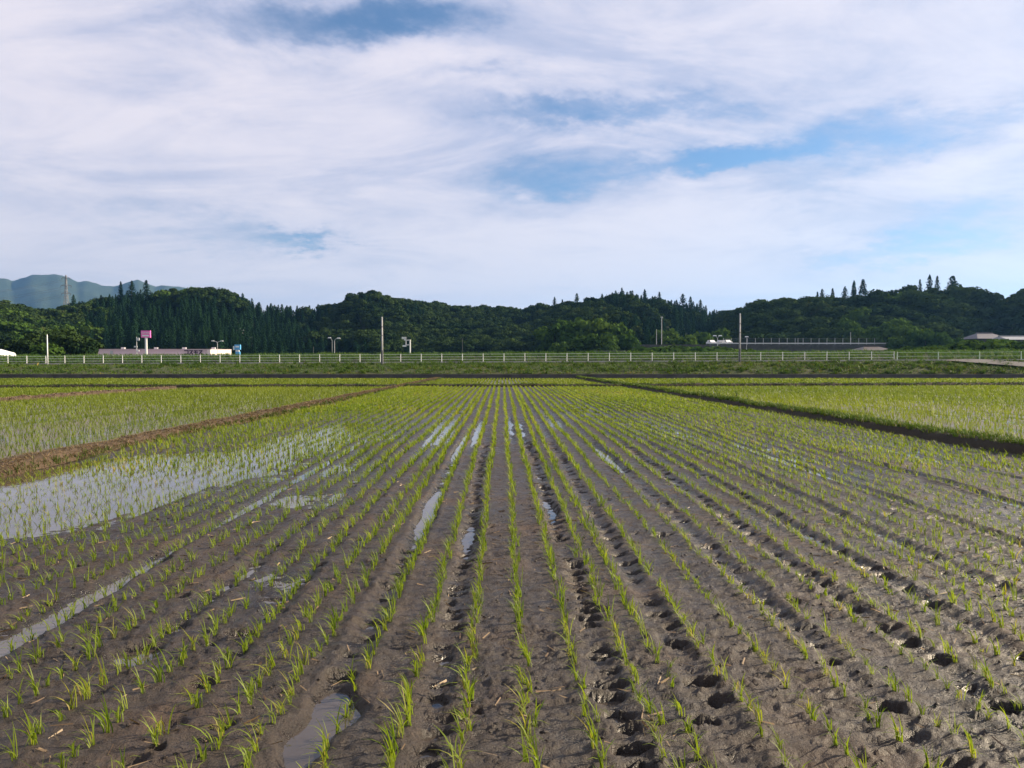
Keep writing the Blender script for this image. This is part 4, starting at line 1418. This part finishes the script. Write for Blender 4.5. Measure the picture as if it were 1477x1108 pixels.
lamp_post(313.5, 492, 285, 'double headed street lamp behind the cream wing of the store', (-1, 1), rad=.13, h_arm=1.2)
lamp_post(482.5, 488, 240, 'single armed street lamp in the pair, its arm pointing right', (1,), h_arm=.8)
lamp_post(479, 487.5, 250, 'thinner street lamp in the pair, its arm pointing left', (-1,), h_arm=.4, rad=.07)
lamp_post(1035, 484.5, 225, 'street lamp with two small heads by the viaduct end', (-1, 1), h_arm=.35, rad=.13)
lamp_post(1077, 486, 228, 'short street lamp behind the viaduct rail, right of the tall concrete pole', (.01,), h_arm=.05, rad=.08)


def far_pole(px, ytop, Y, label, cross=(), rad=.13, mat=M_STEEL, zb=None):
    p = at(px, ytop, Y); g = GZ if zb is None else zb; h = p.z - g
    e = empty('utility_pole', (p.x, Y, g)); tag(e, label, 'pole')
    MB().tube([(0, 0, -.2), (0, 0, h)], rad, 8, rad * .65).build('shaft', mat, e)
    for z_, w_ in cross:
        c = MB().box((0, 0, h - z_), (w_, .12, .14)).build('crossarm', mat, e)
        for s in (-.42, .42): MB().tube([(s * w_, 0, h - z_ + .07), (s * w_, 0, h - z_ + .32)], .06, 6).build('insulator', M_WPAINT, c)
    return e


far_pole(346.5, 474, 330, 'utility pole with crossarms behind the blue sign', ((.8, 3.2), (2.0, 2.4)), .2)
far_pole(363, 485, 320, 'plain utility pole right of the blue sign', ((.7, 1.6),), .2)
far_pole(667, 488, 260, 'lone dark thin pole in front of the low wooded saddle', (), .09, M_DSTEEL)
far_pole(452, 500, 240, 'very short dark pole left of the pair of street lamps', (), .08, M_DSTEEL)
far_pole(954.5, 457, 245, 'tall thin pole before the olive trees beside the leafy knoll', ((.3, .6),), .14)
far_pole(947, 475, 245, 'faint shorter pole beside the tall thin one', (), .10)
# camera mast left of the pink sign
p = at(197, 486, 270)
e = empty('signal_mast', (p.x, 270, GZ)); tag(e, 'grey mast with boxes left of the pink sign', 'mast')
h = p.z - GZ
MB().tube([(0, 0, 0), (0, 0, h)], .14, 8, .09).build('shaft', M_STEEL, e)
MB().box((.45, 0, h - .8), (1.0, .4, .9)).build('signal_box', M_STEEL, e)
MB().box((-.35, 0, h - 3.4), (1.1, .35, .5), 0).build('lower_arm', M_STEEL, e)
MB().box((.35, 0, h - 4.8), (.9, .35, .35)).build('junction_box', M_WPAINT, e)
# road sign from behind
p = at(591.5, 490, 200); h = p.z - GZ
e = empty('road_sign', (p.x, 200, GZ)); tag(e, 'white framed overhead road sign seen from behind, on a single post', 'road sign')
MB().tube([(0, 0, 0), (0, 0, h)], .16, 8).build('post', M_WPAINT, e)
fr = MB()
for z_ in (h - .12, h - 1.35): fr.box((-.55, 0, z_), (1.1, .14, .20))
fr.box((-1.05, 0, h - .73), (.22, .14, 1.4))
fr.build('arm_frame', M_WPAINT, e)
bd = MB(); bd.box((-1.55, -.03, h + .42), (1.15, .10, .55)); bd.build('upper_panel', M_WPAINT, e)
MB().box((-1.3, -.03, h + .05), (.55, .10, .5)).build('upper_bracket', M_WPAINT, e)
MB().box((-1.45, -.03, h - 1.62), (.95, .10, .40)).build('lower_panel', M_WPAINT, e)
# blue sign at the store corner
p = at(342.5, 497, 262); q = at(342.5, 511, 262); h = p.z - GZ
e = empty('filling_station_sign', (p.x, 262, GZ)); tag(e, 'blue and white box sign beside the cream wing', 'sign')
MB().box((0, 0, h / 2), (1.1, .7, h - .4)).build('pillar', M_WPAINT, e)
MB().box((.1, -.05, h - .9), (1.9, .9, 1.7)).build('sign_box', M_BLUE, e)
MB().box((.1, -.53, h - .75), (1.2, .06, .5)).build('panel', M_WPAINT, e)
MB().box((-1.2, 0, h - 1.2), (.5, .4, 1.3)).build('side_sign', M_WPAINT, e)
MB().box((.15, -.03, h - 3.0), (1.4, .8, 1.2)).build('lower_box', M_BLUE, e)
# white roof at left edge
p = at(3, 512, 140); q = at(3, 509, 140)
e = empty('white_shed', (p.x - 3.4, 140, GZ)); tag(e, 'white gabled shed roof showing above the fence end', 'shed')
zt = at(3, 508.0, 140).z - GZ
MB().box((0, 2.5, (zt - 1.0) / 2), (5.2, 5, zt - 1.0)).build('wall', M_CREAM, e)
MB().prism([(-3.0, zt - 1.1), (3.0, zt - 1.1), (2.3, zt - .1), (-.2, zt + .6)], -.4, 5.4).build('roof', M_WPAINT, e)

# ---- viaduct
VYD = 232.0
A = at(930, 497, VYD); B = at(1332, 494.5, VYD)
dz = B.z
e = empty('viaduct', (A.x, VYD, GZ)); tag(e, 'long dark road viaduct with pale guardrail at the foot of the conifer-topped hill', 'viaduct')
Lv = B.x - A.x; hz = dz - GZ
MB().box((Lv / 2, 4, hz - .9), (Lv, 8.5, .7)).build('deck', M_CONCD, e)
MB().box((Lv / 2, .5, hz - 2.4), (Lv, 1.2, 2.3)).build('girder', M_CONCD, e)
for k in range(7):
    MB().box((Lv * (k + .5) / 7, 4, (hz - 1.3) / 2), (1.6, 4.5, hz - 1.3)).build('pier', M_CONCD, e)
MB().box((Lv / 2 + 9, -.15, hz - .20), (Lv - 20, .2, .34)).build('guardrail', M_STEEL, e)
MB().box((Lv - 4.6, -.30, hz - .05), (9.0, .2, .50)).build('white_guardrail', M_WPAINT, e)
pm = MB().box((0, 0, .7), (.10, .10, 2.2)); me_ = None
for k in range(24):
    loc_ = (26 + k * (Lv - 27) / 23, 8.0, hz - .2)
    if me_ is None:
        o = pm.build('rail_post', M_STEEL, e, loc_); me_ = o.data
    else: link('rail_post', me_, e, loc_)
for z_ in (.6, 1.2, 1.7): MB().box(((Lv + 26) / 2, 8.0, hz + z_ - .2), (Lv - 26, .06, .07)).build('rail', M_DSTEEL, e)
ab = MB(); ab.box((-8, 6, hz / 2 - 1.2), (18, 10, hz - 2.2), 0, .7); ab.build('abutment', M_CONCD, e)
dark = MB(); dark.box((Lv / 2 - 2, 9.5, (hz - 1.2) / 2), (Lv, .6, hz - 1.3)); dark.build('retaining_wall', M_CONCD, e)  # shade below the deck put into this wall's dark colour
far_pole(1227, 479, 238, 'thin lamp pole rising behind the viaduct rail', (), .09)
far_pole(1151, 488, 238, 'short thin pole on the viaduct, left of the taller lamp pole', (), .08)


# ---- vehicles on the viaduct
def car(px, Y, zb, rz, paint, label, van=False):
    p = at(px, 495, Y)
    e = empty('parked_car', (p.x, Y, zb), rz); tag(e, label, 'car', 'cars by the viaduct end')
    if van: body = [(-2.1, .35), (2.1, .35), (2.1, .9), (1.85, 1.25), (1.45, 1.9), (-2.05, 1.95), (-2.1, 1.2)]
    else: body = [(-2.1, .35), (2.1, .35), (2.12, .75), (1.5, .92), (-1.7, .98), (-2.1, .9)]
    MB().prism(body, -.84, .84).build('body', paint, e)
    if not van:
        MB().prism([(-1.6, .97), (1.1, .93), (.45, 1.48), (-1.15, 1.5)], -.74, .74).build('cabin', paint, e)
    for s in (-1, 1):
        wz = ((.1, .95), (1.0, .93), (.42, 1.40), (.1, 1.42)) if not van else ((.3, 1.2), (1.75, 1.2), (1.45, 1.75), (.3, 1.78))
        y_ = s * (.745 if not van else .845)
        MB().prism(list(wz), y_ - .01, y_ + .01).build('side_window', M_GLASS, e)
        for xx in (-1.3, 1.3):
            w_ = MB(); w_.tube([(xx, s * .66, .32), (xx, s * .86, .32)], .32, 14)
            wo = w_.build('wheel', M_RUBBER, e)
            MB().tube([(xx, s * .861, .32), (xx, s * .875, .32)], .19, 10).build('rim', M_STEEL, wo)
    MB().box((2.11, 0, .62), (.04, 1.1, .16)).build('grille', M_GLASS, e)
    for s in (-1, 1): MB().box((2.11, s * .68, .70), (.06, .26, .14)).build('headlight', M_WPAINT, e)


car(1049, 236, dz - .55, R(-84), M_CARW, 'white car seen end-on on the road at the viaduct end')
car(1042, 240, dz - .55, R(0), M_CARS, 'silver car side-on beside the white end-on car')
car(1026, 238, dz - .55, R(-82), M_CARW, 'white saloon car left of the street lamp with two small heads')


# ---- houses at the right
def house(px0, px1, yeave, yridge, Y, roofm, wallm, label, depth=8, hip=.5):
    a = at(px0, yeave, Y); b_ = at(px1, yeave, Y); zr_ = at(px0, yridge, Y).z - GZ
    w = b_.x - a.x; ze = a.z - GZ
    e = empty('house', ((a.x + b_.x) / 2, Y, GZ)); tag(e, label, 'house')
    MB().box((0, depth / 2, ze / 2), (w * .88, depth * .88, ze)).build('wall', wallm, e)
    mb = MB()
    v = [(-w / 2, -.3, ze), (w / 2, -.3, ze), (w / 2, depth + .3, ze), (-w / 2, depth + .3, ze), (-w / 2 + w * hip * .5, depth / 2, zr_), (w / 2 - w * hip * .5, depth / 2, zr_)]
    mb.v = v; mb.f = [(0, 1, 5, 4), (2, 3, 4, 5), (1, 2, 5), (3, 0, 4), (3, 2, 1, 0)]
    rf = mb.build('roof', roofm, e)
    MB().box((0, depth / 2, zr_ + .1), (w * (1 - hip) + .4, .5, .3)).build('ridge_cap', roofm, rf)
    for k in (-.25, .22):
        wn = MB().box((k * w, depth * .06 - .03, ze * .55), (w * .18, .08, 1.2)).build('window', M_GLASS, e)
        MB().box((k * w, depth * .06 - .07, ze * .55), (.08, .06, 1.2)).build('mullion', M_WPAINT, wn)
    return e


house(1409, 1457, 488.5, 480, 230, M_ROOF, M_ROOFB, 'house with a grey hipped roof beneath the dark hill behind the viaduct', 9, .55)
house(1453, 1500, 490, 484.5, 222, M_PALER, M_ROOF, 'building with a pale metal roof right of the grey hipped house', 9, .1)
house(1243, 1292, 505.5, 499.5, 190, M_ROOFB, M_CONCD, 'small house with a low brown roof standing in front of the viaduct', 8, .6)

# ---- transmission tower, its wires, and the masts on the mountain
TY = 820.0
T0 = at(95, 397, TY); tb = at(95, 448, TY)
hb = 62.0
e = empty('transmission_tower', (T0.x, TY, T0.z - hb)); tag(e, 'lattice power pylon before the blue mountain', 'pylon')
for sx in (-1, 1):
    for sy in (-1, 1):
        MB().tube([(sx * 5, sy * 5, -2), (sx * 1.3, sy * 1.3, hb * .62), (sx * .35, sy * .35, hb)], .24, 5).build('leg', M_PYL, e)
br = MB()
N = 12
for k in range(N):
    z0, z1 = hb * k / N, hb * (k + 1) / N
    def wd_(z): return np.interp(z, [0, hb * .62, hb], [5, 1.3, .35])
    a, b_ = wd_(z0), wd_(z1)
    for s in (-1, 1):
        br.tube([(-a, s * a, z0), (b_, s * b_, z1)], .11, 4); br.tube([(a, s * a, z0), (-b_, s * b_, z1)], .11, 4)
        br.tube([(s * a, -a, z0), (s * b_, b_, z1)], .11, 4); br.tube([(s * a, a, z0), (s * b_, -b_, z1)], .11, 4)
br.build('bracing', M_PYL, e)
armz = (hb - 3, hb - 11, hb - 19)
for z_, hw_ in zip(armz, (4.2, 5.4, 4.6)):
    mb = MB(); mb.tube([(-hw_, 0, z_), (hw_, 0, z_)], .24, 5); mb.tube([(-hw_, 0, z_), (0, 0, z_ + 2)], .16, 4); mb.tube([(hw_, 0, z_), (0, 0, z_ + 2)], .16, 4)
    mb.build('crossarm', M_PYL, e)
    for s in (-1, 1): MB().tube([(s * hw_, 0, z_ - .1), (s * hw_, 0, z_ - 2)], .18, 5).build('insulator', M_CONCD, e)
for k, (z_, hw_) in enumerate(zip(armz, (4.2, 5.4, 4.6))):
    for s in (-1, 1):
        wpts = []
        for i in range(13):
            q = i / 12
            wpts.append((T0.x + s * hw_ - 330 * q, TY - 20 * q, T0.z - hb + z_ - 2 - 30 * q + (q * q - q) * 40))
        o = MB().tube(wpts, .07, 4).build('power_line', M_PYL)
        tag(o, ['uppermost', 'middle', 'lowest'][k] + (' near-side' if s < 0 else ' far-side') + ' power line sagging left from the lattice pylon', 'power line', 'power lines')
for px, h_, lab in ((58.5, 26, 'taller thin mast on the mountain summit'), (56, 15, 'shorter mast beside the taller one on the mountain summit')):
    p = at(px, 400, 4580)
    e = empty('antenna_mast', (p.x, 4580, p.z - 6)); tag(e, lab, 'mast')
    MB().tube([(0, 0, -6), (0, 0, h_)], 1.2, 6, .8).build('shaft', M_DSTEEL, e)
    MB().box((0, 0, h_ * .7), (4, 2, 1.2)).build('antenna', M_RED, e)

# ================================================================== HAZE
hz_ = MB().box((0, 3350, 275), (12200, 7500, 555))
o = hz_.build('haze', None) if False else None
me = bpy.data.meshes.new('haze'); me.from_pydata(hz_.v, [], hz_.f); me.update()
hm = bpy.data.materials.new('haze_air'); hm.use_nodes = True
ht = hm.node_tree
for n_ in list(ht.nodes):
    if n_.type != 'OUTPUT_MATERIAL': ht.nodes.remove(n_)
pv = ht.nodes.new('ShaderNodeVolumePrincipled')
pv.inputs['Color'].default_value = (0.20, 0.48, 0.95, 1)
pv.inputs['Density'].default_value = 0.9e-4
pv.inputs['Anisotropy'].default_value = 0.45
ht.links.new(pv.outputs[0], [n_ for n_ in ht.nodes if n_.type == 'OUTPUT_MATERIAL'][0].inputs['Volume'])
me.materials.append(hm)
tag(link('haze', me), 'thin bluish air haze over the whole valley', 'haze', kind='stuff')
